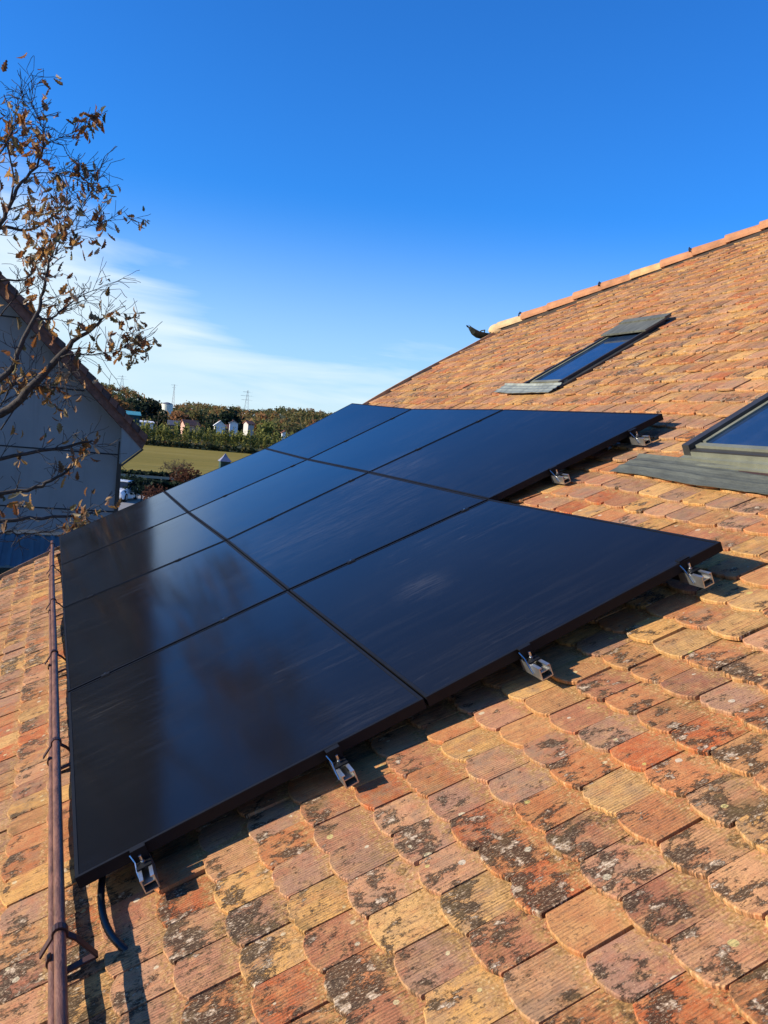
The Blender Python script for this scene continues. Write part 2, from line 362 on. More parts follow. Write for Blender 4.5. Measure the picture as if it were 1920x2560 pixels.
# roof deck
mb = MB(); ns = 46
for i in range(ns):
    s0 = S_EAVE+(S_RIDGE-S_EAVE)*i/ns; s1 = S_EAVE+(S_RIDGE-S_EAVE)*(i+1)/ns
    a = S(s0, V_NEAR, -0.045, False); b_ = S(s1, V_NEAR, -0.045, False); c = S(s1, verge(s1)-0.03, -0.045, False); d = S(s0, verge(s0)-0.03, -0.045, False)
    mb.add([a, b_, c, d], [(0, 3, 2, 1)])
    mb.add([mirror(a), mirror(b_), mirror(c), mirror(d)], [(0, 1, 2, 3)])
H0 = S(5.85, 7.72, -0.03, False); HR = S(S_RIDGE, 2.5, -0.03, False)
mb.add([H0, HR, mirror(H0)], [(0, 2, 1)])
roof = mb.build('roof', M['deck'], house)
# walls
mb = MB(); xe = S(S_EAVE, 0, 0, False).x+0.5; xw = 2*ax.x-xe
mb.box(xe, V_NEAR+0.3, GZ-0.3, xw, 6.35, S(S_EAVE, 0, 0, False).z-0.05)
zt = S(S_EAVE+0.5, 0, -0.16, False).z
mb.prism([Vector((xe+0.1, 6.05, zt-0.6)), Vector((xw-0.1, 6.05, zt-0.6)), mirror(S(5.8, 6.05, -0.2, False)), S(5.8, 6.05, -0.2, False), S(3.3, 6.05, -0.2, False)], (0, 0.28, 0))
mb.build('wall', M['render'], house)

# ------------------------------------------------------------------ roof tiles
def tile_shape(seed, chip=0.0):
    rg = random.Random(seed); nc = 9; vs = []; uvs = []
    hw = TW/2-0.0012-rg.random()*0.0012
    sag = 0.021+rg.uniform(-0.005, 0.005)
    sk = rg.uniform(-0.004, 0.004)
    rows = []
    for k in range(nc):
        t = -1+2*k/(nc-1); y = t*hw
        x = sag*(abs(t)**2.2)+sk*t+rg.uniform(-1, 1)*0.0014*(1+chip)
        if chip and k == rg.randrange(nc): x += 0.008
        z = 0.0018*(1-t*t)+rg.uniform(-1, 1)*0.0004
        rows.append(((TL, y, z), (x+0.003, y*0.992, z), (x, y, z-0.003), (x+0.001, y, z-TT)))
    for r in rows:
        for p in r: vs.append(p)
    fs = []
    for k in range(nc-1):
        a = k*4; b2 = a+4
        for q in range(3): fs.append((a+q, a+q+1, b2+q+1, b2+q))
    e = (nc-1)*4
    fs.append((0, 3, 2, 1)) if False else None
    fs = [f for f in fs if f]
    # side faces
    vs.append((TL, -hw, -TT)); vs.append((TL, hw, -TT)); i0 = nc*4; i1 = i0+1
    fs.append((0, i0, 3, 2, 1)); fs.append((e, e+1, e+2, e+3, i1))
    return vs, fs
def tile_mesh(name, vs, fs, mat):
    me = bpy.data.meshes.new(name); me.from_pydata(vs, [], fs); me.materials.append(mat)
    uvl = me.uv_layers.new(name='UVMap')
    for lp in me.loops:
        p = me.vertices[lp.vertex_index].co; uvl.data[lp.index].uv = (p.x, p.y)
    bm = bmesh.new(); bm.from_mesh(me); bmesh.ops.recalc_face_normals(bm, faces=bm.faces); bm.to_mesh(me); bm.free()
    return me
NV = 14
shapes = [tile_shape(100+i, 1.0 if i % 4 == 0 else 0.0) for i in range(NV)]
tmesh = [tile_mesh('tile', *shapes[i], M['tile_one']) for i in range(NV)]
W1 = (3.12, 4.55, -0.35, 1.125)      # near roof window: s0,s1,v0,v1
W2 = (4.16, 5.30, 3.82, 4.40)      # far roof window
def in_window(s, v, m=0.0):
    return (W1[0]-0.02 < s+TL*0.5 and s+0.05 < W1[1]+0.1 and W1[2]-0.03 < v < W1[3]+0.0+TW*0.5) or (W2[0]-0.05 < s+TL*0.5 and s+0.05 < W2[1]+0.05 and W2[2]-0.02 < v < W2[3]+TW*0.5)
tiles = []
kc = int((S_RIDGE-0.1-S_EAVE)/GAUGE)
for k in range(kc+1):
    s = S_EAVE+k*GAUGE; voff = (k % 2)*TW/2+(hash01(k, 3)-0.5)*0.02
    j = 0; v = V_NEAR+voff
    while v < verge(s+0.02)-TW*0.42:
        if s > S_RIDGE-0.12: break
        if not in_window(s, v):
            tiles.append((s+0.005*math.sin(v*1.3+k*2.1)+(hash01(k, j, 1)-0.5)*0.009, v+(hash01(k, j, 2)-0.5)*0.003, k, j))
        v += TW; j += 1
def tile_matrix(s, v, k, j):
    lift = (hash01(k, j, 5)-0.5)*0.0036+(0.006 if hash01(k, j, 6) > 0.965 else 0)
    rz = (hash01(k, j, 7)-0.5)*R(2.0); rx = (hash01(k, j, 8)-0.5)*R(1.9); ry = math.atan(TT/GAUGE)+(hash01(k, j, 9)-0.5)*R(1.0)
    return SM(s, v, lift) @ Matrix.Rotation(rz, 4, 'Z') @ Matrix.Rotation(rx, 4, 'X') @ Matrix.Rotation(ry, 4, 'Y')
def under_panel(s, v):
    if v > 0.12 and v < 6.8 and 0.1 < s < 3.3 and (s < 2.2 or v > 2.0): return True
    return False
vis = []
for t in tiles:
    p = proj(S(t[0]+0.07, t[1], 0))
    if p and -10 < p[0] < 1930 and -10 < p[1] < 2570 and not under_panel(t[0], t[1]): vis.append((p[2], t))
vis.sort(key=lambda q: q[0]); big = set((t[2], t[3]) for _, t in vis[:300])
off = house.location
fv, ff, fuv, frn = [], [], [], []
for (s, v, k, j) in tiles:
    Mx = tile_matrix(s, v, k, j); vi = int(hash01(k, j, 11)*NV) % NV
    if (k, j) in big:
        o = bpy.data.objects.new('tile', tmesh[vi]); COL.objects.link(o); o.parent = roof
        o.matrix_local = Matrix.Translation(-off) @ Mx
    else:
        vs, fs = shapes[vi]; b0 = len(fv)
        for p in vs: fv.append(tuple(Mx @ Vector(p)-off)); fuv.append((p[0], p[1]))
        # outward winding matches tile_mesh after recalculation below
        for f in fs: ff.append(tuple(i+b0 for i in f))
        frn += [hash01(k, j, 12)]*len(vs)
me = bpy.data.meshes.new('tile_field'); me.from_pydata(fv, [], ff); me.materials.append(M['tile_many'])
at_ = me.attributes.new('rnd', 'FLOAT', 'POINT'); at_.data.foreach_set('value', frn)
uvl = me.uv_layers.new(name='UVMap'); idx = [0]*len(me.loops); me.loops.foreach_get('vertex_index', idx)
flat = []
for i in idx: flat += fuv[i]
uvl.data.foreach_set('uv', flat)
bm = bmesh.new(); bm.from_mesh(me); bmesh.ops.recalc_face_normals(bm, faces=bm.faces); bm.to_mesh(me); bm.free()
tf = bpy.data.objects.new('tile_field', me); COL.objects.link(tf); tf.parent = roof; tf['kind'] = 'stuff'
# mirrored far slope, one plain sheet of courses (out of sight)
# verge board and mortar line on the far edge
mb = MB(); ss = [S_EAVE+i*0.25 for i in range(int((5.85-S_EAVE)/0.25)+1)]+[5.85]
for a, b_ in zip(ss, ss[1:]):
    va, vb = verge(a), verge(b_)
    p = [S(a, va-0.01, -0.16), S(b_, vb-0.01, -0.16), S(b_, vb+0.03, -0.16), S(a, va+0.03, -0.16), S(a, va-0.01, 0.016), S(b_, vb-0.01, 0.016), S(b_, vb+0.03, 0.012), S(a, va+0.03, 0.012)]
    mb.hexa(p)
mb.build('verge_board', plain('weathered_verge_board', (0.46, 0.27, 0.14), 0.8, 0, 0.35, 12, stretch=(1, 4, 1)), house)
# ridge and hip tiles
def half_round(mb, p0, p1, up, r0, r1, th=0.014, nseg=9):
    p0 = Vector(p0); p1 = Vector(p1); t = (p1-p0).normalized(); sd = t.cross(up).normalized(); up = sd.cross(t).normalized()
    b = len(mb.v); rings = []
    for p, r in ((p0, r0), (p1, r1)):
        for rr in (r, r-th):
            for k in range(nseg+1):
                a = math.pi*k/nseg; mb.v.append(p+(sd*math.cos(a)+up*math.sin(a)*0.86)*rr)
    n = nseg+1
    def F(*q): mb.f.append(q); mb.m.append(0)
    for k in range(nseg):
        F(b+k, b+k+1, b+2*n+k+1, b+2*n+k); F(b+n+k+1, b+n+k, b+3*n+k, b+3*n+k+1)
        F(b+k+1, b+k, b+n+k, b+n+k+1); F(b+2*n+k, b+2*n+k+1, b+3*n+k+1, b+3*n+k)
    F(b, b+2*n, b+3*n, b+n); F(b+n-1, b+2*n-1, b+4*n-1, b+3*n-1)
hipcols = [plain('ridge_tile_orange', (0.46, 0.20, 0.085), 0.85, 0, 0.25, 9, 0.3), plain('ridge_tile_ochre', (0.54, 0.32, 0.13), 0.85, 0, 0.25, 9, 0.3), plain('ridge_tile_red', (0.42, 0.18, 0.075), 0.85, 0, 0.3, 9, 0.3), plain('ridge_tile_pale', (0.56, 0.38, 0.19), 0.9, 0, 0.2, 12, 0.4)]
hv = (HR-H0); hl = hv.length; hd = hv.normalized(); upv = (Vector((-math.sin(TH+DK), 0.55, math.cos(TH+DK)))).normalized()
nt_ = int(hl/0.36)
mbm = MB()
for i in range(nt_+1):
    p0 = H0+hd*(i*0.36+0.02)+upv*(0.035+0.012*(hash01(i, 77)-0.5)); p1 = p0+hd*0.40-upv*0.012
    mb = MB(); half_round(mb, p0, p1, upv, 0.108, 0.092)
    mb.build('ridge_tile', hipcols[[3, 0, 0, 0, 2, 1, 0, 2, 0, 0, 1][i % 11]], house, smooth=False)
    if i % 3 == 1:
        c_ = MB(); q = p0+hd*0.01; sdv = hd.cross(upv).normalized()
        c_.tube([q-sdv*0.112, q-sdv*0.10+upv*0.06, q-sdv*0.05+upv*0.095, q+upv*0.102, q+sdv*0.05+upv*0.095, q+sdv*0.10+upv*0.06], 0.010, 6)
        c_.tube([q+upv*0.10, q+upv*0.122], 0.009, 6)
        c_.build('ridge_clip', M['windark'], house)
# mortar bed under hip, coloured dark for the shadow gap, and rounded end cap
p = []
sdv = hd.cross(upv).normalized()
mbm.hexa([H0-sdv*0.10-upv*0.05, H0+sdv*0.10-upv*0.05, HR+sdv*0.10-upv*0.05, HR-sdv*0.10-upv*0.05, H0-sdv*0.085+upv*0.035, H0+sdv*0.085+upv*0.035, HR+sdv*0.085+upv*0.035, HR-sdv*0.085+upv*0.035])
mbm.build('shadow_gap_bed', M['deck'], house)
bm = bmesh.new(); bmesh.ops.create_icosphere(bm, subdivisions=3, radius=0.108)
for v_ in bm.verts:
    v_.co = Vector((v_.co.x*1.25, v_.co.y*0.98, v_.co.z*0.86))*(1+0.05*noise.noise(v_.co*9))
rot = Matrix((hd, sdv, upv)).transposed().to_4x4()
bm.transform(Matrix.Translation(H0+upv*0.03-hd*0.0-off) @ rot)
me = bpy.data.meshes.new('hip_end_cap'); bm.to_mesh(me); bm.free(); me.materials.append(hipcols[3]); me.polygons.foreach_set('use_smooth', [True]*len(me.polygons))
o = bpy.data.objects.new('hip_end_cap', me); COL.objects.link(o); o.parent = house
mb = MB()
for i in range(13):
    p0 = Vector((ax.x, V_NEAR+i*0.36*1.9, ax.z+0.02)); 
for i in range(24):
    p0 = Vector((ax.x, V_NEAR+i*0.36, ax.z-0.01)); 
    if p0.y > 2.4: break
    mb = MB(); half_round(mb, p0+Vector((0, 0, 0.02)), p0+Vector((0, 0.4, 0.0)), Vector((0, 0, 1)), 0.125, 0.105); mb.build('ridge_tile', hipcols[i % 3], house)
# half-hip gutter, its end curling past the verge
mb = MB(); g0 = S(5.85, 7.72, 0, False)+Vector((-0.30, 0.14, -0.06)); L_ = 2*ax.x-2*g0.x
ng = 9
secs = [(-0.06, 0.030, 0.075), (-0.045, 0.052, 0.060), (0.0, 0.072, 0.025), (0.06, 0.082, 0.004), (0.14, 0.085, 0.0), (0.30, 0.078, 0.0), (L_, 0.078, 0.0)]
n = ng+1; b = 0
for x, r, dz in secs:
    for rr in (r, r-0.007):
        for k in range(n):
            a = math.pi*k/ng; mb.v.append(g0+Vector((x-(0.03 if k in (0, ng) and x < 0 else 0), math.cos(a)*rr, -math.sin(a)*rr*0.9+dz)))
for i in range(len(secs)-1):
    o_ = i*2*n
    for k in range(ng):
        for q in ((o_+k, o_+k+1, o_+2*n+k+1, o_+2*n+k), (o_+n+k+1, o_+n+k, o_+3*n+k, o_+3*n+k+1)): mb.f.append(q); mb.m.append(0)
    for q in ((o_, o_+2*n, o_+3*n, o_+n), (o_+n-1, o_+2*n-1, o_+4*n-1, o_+3*n-1)): mb.f.append(q); mb.m.append(0)
for k in range(ng): mb.f.append((k+1, k, n+k, n+k+1)); mb.m.append(0)
mb.tube([g0+Vector((0.12, -0.08, 0.0)), g0+Vector((0.12, -0.09, 0.03)), g0+Vector((0.12, 0.0, 0.03)), g0+Vector((0.12, 0.085, 0.0))], 0.008, 5)
mb.build('gutter', M['gutter'], house)
# eave gutter
mb = MB(); e0 = S(S_EAVE, V_NEAR, -0.06, False)+Vector((-0.06, 0, -0.02))
b = 0
for y in (V_NEAR, 6.3):
    for rr in (0.075, 0.068):
        for k in range(ng+1):
            a = math.pi*k/ng; mb.v.append(Vector((e0.x+math.cos(a)*rr, y, e0.z-math.sin(a)*rr)))
n = ng+1
for k in range(ng):
    for q in ((k, k+1, 2*n+k+1, 2*n+k), (n+k+1, n+k, 3*n+k, 3*n+k+1)): mb.f.append(q); mb.m.append(0)
mb.build('gutter', M['zinc'], house)

# ------------------------------------------------------------------ roof windows
def roof_window(Wn, hh, big_):
    s0, s1, v0, v1 = Wn
    def B(mb, sa, sb, va, vb, ha, hb):
        mb.hexa([S(sa, va, ha, False), S(sb, va, ha, False), S(sb, vb, ha, False), S(sa, vb, ha, False), S(sa, va, hb, False), S(sb, va, hb, False), S(sb, vb, hb, False), S(sa, vb, hb, False)])
    o = empty('skylight', S(s0, (v0+v1)/2, -0.02, False)-house.location); o.parent = house
    return o, B
def window_parts(Wn, hh):
    # parts hang on the window's casing mesh (house > skylight > sub-parts)
    s0, s1, v0, v1 = Wn; t = 0.028 if hh < 0.1 else 0.05
    def B(mb, sa, sb, va, vb, ha, hb):
        mb.hexa([S(sa, va, ha, False), S(sb, va, ha, False), S(sb, vb, ha, False), S(sa, vb, ha, False), S(sa, va, hb, False), S(sb, va, hb, False), S(sb, vb, hb, False), S(sa, vb, hb, False)]); return mb
    mb = MB()      # casing: four sides
    B(mb, s0, s1, v0, v0+t, -0.06, hh); B(mb, s0, s1, v1-t, v1, -0.06, hh)
    B(mb, s0+0.003, s0+t+0.03, v0+t, v1-t, -0.06, hh-0.028); B(mb, s1-t-0.06, s1-0.003, v0+t, v1-t, -0.06, hh+0.004)
    w_ = mb.build('skylight', M['windark'], house)
    mb = B(MB(), s0+t+0.032, s1-t-0.062, v0+t+0.002, v1-t-0.002, hh-0.035, hh-0.022); mb.build('pane', M['pane'], w_)
    # sash side strips
    for va, vb in ((v0+t+0.003, v0+t+0.028), (v1-t-0.028, v1-t-0.003)):
        B(MB(), s0+t+0.035, s1-t-0.065, va, vb, hh-0.022, hh-0.012).build('sash_strip', M['winframe'], w_)
    # stepped bottom rail
    mb = MB()
    for a, b_, h in ((s0-0.055, s0-0.0305, hh-0.075), (s0-0.030, s0+0.0, hh-0.055), (s0+0.0005, s0+0.036, hh-0.035), (s0+0.0365, s0+0.070, hh-0.014), (s0+0.0705, s0+0.092, hh-0.024)):
        B(mb, a, b_, v0-0.004, v1+0.004, min(hh-0.080, h-0.02), h)
    mb.build('bottom_rail', M['winframe'], w_)
    B(MB(), s0-0.072, s0-0.056, v0+0.02, v1-0.02, -0.05, hh-0.082).build('drip_strip', M['copperdark'], w_)
    # top hood
    mb = MB(); B(mb, s1-0.24, s1+0.05, v0-0.03, v1+0.03, hh+0.006, hh+0.022); B(mb, s1-0.02, s1+0.055, v0-0.035, v1+0.035, hh+0.023, hh+0.034)
    mb.build('hood', M['hood'], w_)
    # side gutters and lead apron draped over the tiles below
    for va, vb in ((v0-0.055, v0-0.004), (v1+0.004, v1+0.055)):
        B(MB(), s0-0.05, s1+0.06, va, vb, -0.03, -0.004).build('side_flashing', M['windark'], w_)
    mb = MB(); rows = 9; cols = 44; A = -0.20 if hh > 0.1 else -0.14
    va, vb = v0-(0.20 if hh > 0.1 else 0.06), v1+0.34 if hh > 0.1 else v1+0.30
    for top in (1, 0):
        for i in range(rows+1):
            f = i/rows; s = s0-0.02+A*f
            for j in range(cols+1):
                v = va+(vb-va)*j/cols
                h = 0.022-0.004*f+0.0012*math.sin(v*31+2*math.sin(v*5))*f+0.003*noise.noise(Vector((s*12, v*12, 3)))
                if i in (3, 6): h += 0.006
                if i == 0: h += 0.012
                mb.v.append(S(s-(0.006*math.sin(v*9) if i == rows else 0), v, h-(0 if top else 0.004), True))
    nn = cols+1; hN = (rows+1)*nn
    for i in range(rows):
        for j in range(cols):
            q = i*nn+j; mb.f.append((q, q+1, q+nn+1, q+nn)); mb.m.append(0); mb.f.append((hN+q, hN+q+nn, hN+q+nn+1, hN+q+1)); mb.m.append(0)
    for j in range(cols):
        q = rows*nn+j; mb.f.append((q, q+1, hN+q+1, hN+q)); mb.m.append(0)
    mb.build('apron_flashing', M['lead'] if hh > 0.1 else M['zinc'], w_)
    return w_
w1 = window_parts(W1, 0.101); w1['label'] = 'large roof window cut off by the right edge of the picture'
w2 = window_parts(W2, 0.022); w2['label'] = 'small roof window high up on the tiles beneath the hip'

# ------------------------------------------------------------------ solar panels
NODE = {(0, 0): (0.004, 0.012, 0.011), (1, 0): (1.136, 0.033, -0.018), (2, 0): (2.313, -0.031, 0.006), (0, 1): (0.012, 1.753, -0.005), (1, 1): (1.137, 1.761, -0.015), (2, 1): (2.31, 1.727, -0.025), (3, 1): (3.471, 1.684, 0.003), (0, 2): (0.018, 3.498, 0.007), (1, 2): (1.148, 3.487, -0.019), (2, 2): (2.286, 3.544, -0.001), (3, 2): (3.454, 3.523, 0.024), (0, 3): (0.02, 5.235, -0.013), (1, 3): (1.14, 5.233, -0.026), (2, 3): (2.3, 5.24, -0.015), (3, 3): (3.438, 5.312, 0.022), (0, 4): (0.02, 6.974, -0.018), (1, 4): (1.149, 6.97, -0.009), (2, 4): (2.316, 6.953, -0.004), (3, 4): (3.44, 7.039, 0.078)}
colw = ['lowest column beside the brown snow guard pipes', 'middle column', 'upper column nearest the skylights']
rown = ['front row nearest the viewer', 'second row', 'third row', 'back row nearest the roof end']
lab = {(0, 0): 'large black solar panel at the front left corner, black conduit coming out below', (1, 0): 'large black solar panel at the front right, its corner jutting over sunlit tiles',
       (0, 1): 'black solar panel of the second row beside the snow guard pipes', (1, 1): 'black solar panel in the middle of the second row, dusty with fine streaks', (2, 1): 'black solar panel at the right end of the second row, below the big skylight',
       (0, 2): 'black solar panel of the third row beside the pipes, holding streaky reflections', (1, 2): 'blue-reflecting solar panel in the middle of the third row', (2, 2): 'solar panel at the upslope end of the third row, middle of the top edge',
       (0, 3): 'dark solar panel of the back row beside the grey house', (1, 3): 'blue-reflecting solar panel in the middle of the back row', (2, 3): 'blue solar panel at the far top corner of the array, next to the sky'}
def bil(q, a, b):
    return q[0]*(1-a)*(1-b)+q[1]*a*(1-b)+q[2]*a*b+q[3]*(1-a)*b
for (i, j) in lab:
    q = [Pn(*NODE[(i, j)]), Pn(*NODE[(i+1, j)]), Pn(*NODE[(i+1, j+1)]), Pn(*NODE[(i, j+1)])]
    nn = (q[1]-q[0]).cross(q[3]-q[0]).normalized()
    Lu = (q[1]-q[0]).length; Lv = (q[3]-q[0]).length
    g0 = 0.010/Lu if i > 0 else 0.0; g1 = 0.010/Lu if (i < 2 and not (i == 1 and j == 0)) else 0.0
    g0v = 0.011/Lv if j > 0 else 0.0; g1v = 0.011/Lv if j < 3 else 0.0
    if i > 0: g0 = 0.0045/Lu
    if g1: g1 = 0.0045/Lu
    e = empty('solar_panel', bil(q, 0.5, 0.5)-nn*0.035, lab[(i, j)], 'solar panel', 'black solar panels on the tiled roof')
    fr = 0.011
    def P_(a, b, h): return bil(q, a, b)+nn*h
    a0, a1, b0, b1 = g0, 1-g1, g0v, 1-g1v; fa, fb = fr/Lu, fr/Lv
    mb = MB()
    def bar(A0, A1, B0, B1):
        mb.hexa([P_(A0, B0, -0.035), P_(A1, B0, -0.035), P_(A1, B1, -0.035), P_(A0, B1, -0.035), P_(A0, B0, 0), P_(A1, B0, 0), P_(A1, B1, 0), P_(A0, B1, 0)])
    bar(a0, a0+fa, b0, b1); bar(a1-fa, a1, b0, b1); bar(a0+fa, a1-fa, b0, b0+fb); bar(a0+fa, a1-fa, b1-fb, b1)
    mb.build('frame', M['blackframe'], e)
    A0, A1, B0, B1 = a0+fa*0.98, a1-fa*0.98, b0+fb*0.98, b1-fb*0.98
    mb = MB(); nu, nv = 6, 8; b_ = 0
    for h in (-0.0016, -0.008):
        for x in range(nu+1):
            for y in range(nv+1):
                mb.v.append(P_(A0+(A1-A0)*x/nu, B0+(B1-B0)*y/nv, h))
    o1 = (nu+1)*(nv+1)
    for x in range(nu):
        for y in range(nv):
            k = x*(nv+1)+y; mb.f.append((k, k+nv+1, k+nv+2, k+1)); mb.m.append(0); mb.f.append((o1+k, o1+k+1, o1+k+nv+2, o1+k+nv+1)); mb.m.append(0)
    mb.build('glass', M['pv'], e, smooth=True)
# mounting rails along the slope's level lines, their bare ends showing at the front
def grid_n(u, v):
    i = min(2, max(0, int(u/1.154))); j = min(3, max(0, int(v/1.742)))
    if i == 2 and j == 0: j = 1
    a = u/1.154-i; b = v/1.742-j
    g = lambda x, y: NODE[(x, y)][2]
    return g(i, j)*(1-a)*(1-b)+g(i+1, j)*a*(1-b)+g(i+1, j+1)*a*b+g(i, j+1)*(1-a)*b
rails = [(0.185, -0.05), (0.80, -0.05), (1.50, -0.05), (2.16, -0.06), (2.72, 1.66), (3.24, 1.62)]
rl = ['first mounting rail from the left, silver end poking out by the black conduit', 'second mounting rail from the left with a silver end under the front panel edge', 'third mounting rail from the left with its silver end over dark shadow', 'fourth mounting rail from the left, silver end near the front right panel corner',
      'mounting rail with its silver end under the upper panels, next to the notch', 'mounting rail with its silver end just below the top right corner of the array']
for (u, v0), lb in zip(rails, rl):
    e = empty('mounting_rail', Pn(u, v0, -0.10), lb, 'rail', 'aluminium mounting rails under the panels')
    n0 = grid_n(u, max(v0, 0.0))
    mb = MB()
    prev = None; seg = []
    yy = [v0+0.07]+[x for x in (1.7, 3.4, 5.1) if x > v0+0.1]+[6.93]
    for a, b_ in zip(yy, yy[1:]):
        na = grid_n(u, min(max(a, 0.01), 6.9))-0.036; nb = grid_n(u, min(b_, 6.9))-0.036
        mb.hexa([Pn(u-0.019, a, na-0.04), Pn(u+0.019, a, na-0.04), Pn(u+0.019, b_, nb-0.04), Pn(u-0.019, b_, nb-0.04), Pn(u-0.019, a, na), Pn(u+0.019, a, na), Pn(u+0.019, b_, nb), Pn(u-0.019, b_, nb)])
    mb.build('rail_body', M['blackrail'], e)
    # open hollow profile end: floor, two walls, inner lips
    mb = MB(); nt0 = n0-0.037; w2_ = 0.021
    def bb(ua, ub, va, vb, na, nb, m_=mb): m_.hexa([Pn(ua, va, na), Pn(ub, va, na), Pn(ub, vb, na), Pn(ua, vb, na), Pn(ua, va, nb), Pn(ub, va, nb), Pn(ub, vb, nb), Pn(ua, vb, nb)])
    ve = v0+0.068; vs_ = v0-0.055
    bb(u-w2_, u+w2_, vs_, ve, nt0-0.042, nt0-0.0385); bb(u-w2_, u-w2_+0.0035, vs_, ve, nt0-0.0384, nt0); bb(u+w2_-0.0035, u+w2_, vs_, ve, nt0-0.0384, nt0)
    bb(u-w2_+0.0036, u-w2_+0.011, vs_, ve, nt0-0.0035, nt0-0.0002); bb(u+w2_-0.011, u+w2_-0.0036, vs_, ve, nt0-0.0035, nt0-0.0002)
    bb(u-w2_+0.0036, u+w2_-0.0036, vs_+0.012, ve, nt0-0.024, nt0-0.0215)
    mb.build('profile_end', M['alu'], e)
    # Z end clamp with bolt holding the frame edge
    mb = MB(); fe = v0+0.052
    zv = [(fe-0.052, nt0+0.001), (fe-0.006, nt0+0.001), (fe-0.006, n0+0.003), (fe+0.010, n0+0.003)]
    mb = MB(); t_ = 0.0035; w3 = 0.022
    bb(u-w3, u+w3, fe-0.052, fe-0.008, nt0+0.0005, nt0+0.0045, mb); bb(u-w3, u+w3, fe-0.0115, fe-0.0078, nt0+0.0046, n0+0.0012, mb); bb(u-w3, u+w3, fe-0.0115, fe+0.012, n0+0.0014, n0+0.005, mb)
    mb.build('end_clamp', M['blackframe'], e)
    mb = MB(); mb.tube([Pn(u, fe-0.03, nt0-0.01), Pn(u, fe-0.03, nt0+0.03)], 0.0042, 8); mb.tube([Pn(u, fe-0.03, nt0+0.0045), Pn(u, fe-0.03, nt0+0.012)], 0.008, 6)
    mb.build('bolt', M['steel'], e)
    mb = MB(); mb.tube([Pn(u-0.026, fe-0.008, n0-0.004), Pn(u-0.020, fe-0.022, nt0+0.012), Pn(u-0.024, fe-0.045, nt0-0.006), Pn(u-0.024, fe-0.06, nt0-0.03)], 0.0026, 5)
    mb.build('earth_wire', M['steel'], e)
    # s-shaped roof hooks reaching under the tiles
    vv = v0+0.28
    while vv < 6.8:
        nn_ = grid_n(u, min(vv, 6.8))-0.078
        mb = MB()
        for (ua, na), (ub, nb) in zip([(u-0.05, nn_+0.02), (u-0.05, -0.112), (u+0.12, -0.108)], [(u-0.05, -0.112), (u+0.12, -0.108), (u+0.2, -0.125)]):
            mb.hexa([Pn(ua, vv-0.015, na-0.003), Pn(ub, vv-0.015, nb-0.003), Pn(ub, vv+0.015, nb-0.003), Pn(ua, vv+0.015, na-0.003), Pn(ua+0.005, vv-0.015, na+0.003), Pn(ub+0.005, vv-0.015, nb+0.003), Pn(ub+0.005, vv+0.015, nb+0.003), Pn(ua+0.005, vv+0.015, na+0.003)])
        mb.build('roof_hook', M['alu'], e)
        vv += 1.2
# mid clamps on the row seams
cl = empty('panel_clamps', Pn(1.2, 3.5, 0)) if False else None
for (u, v0), _ in zip(rails, rl):
    for j in (1, 2, 3):
        if u > 2.31 and j == 1: continue
        i = min(2, int(u/1.154)); a = u/1.154-i
        A = Vector(NODE[(i, j)]); B = Vector(NODE[(i+1, j)]); p = A*(1-a)+B*a
        mb = MB(); uu, vv, n_ = p
        mb.hexa([Pn(uu-0.02, vv-0.017, n_+0.0008), Pn(uu+0.02, vv-0.017, n_+0.0008), Pn(uu+0.02, vv+0.017, n_+0.0008), Pn(uu-0.02, vv+0.017, n_+0.0008), Pn(uu-0.02, vv-0.015, n_+0.0042), Pn(uu+0.02, vv-0.015, n_+0.0042), Pn(uu+0.02, vv+0.015, n_+0.0042), Pn(uu-0.02, vv+0.015, n_+0.0042)], 0)
        mb.tube([Pn(uu, vv, n_-0.04), Pn(uu, vv, n_+0.0078)], 0.0052, 6, 1)
        seamname = {1: 'first', 2: 'second', 3: 'third'}[j]; cn = {0: 'lower', 1: 'middle', 2: 'upper'}[i]
        first = (u/1.154-i) < 0.5
        tag(mb.build('mid_clamp', [M['blackframe'], M['steel']]), 'silver-bolted black clamp on the %s row seam, %s side of %s column' % (seamname, 'eave' if first else 'ridge', cn), 'clamp', 'clamps on the seams between panel rows')

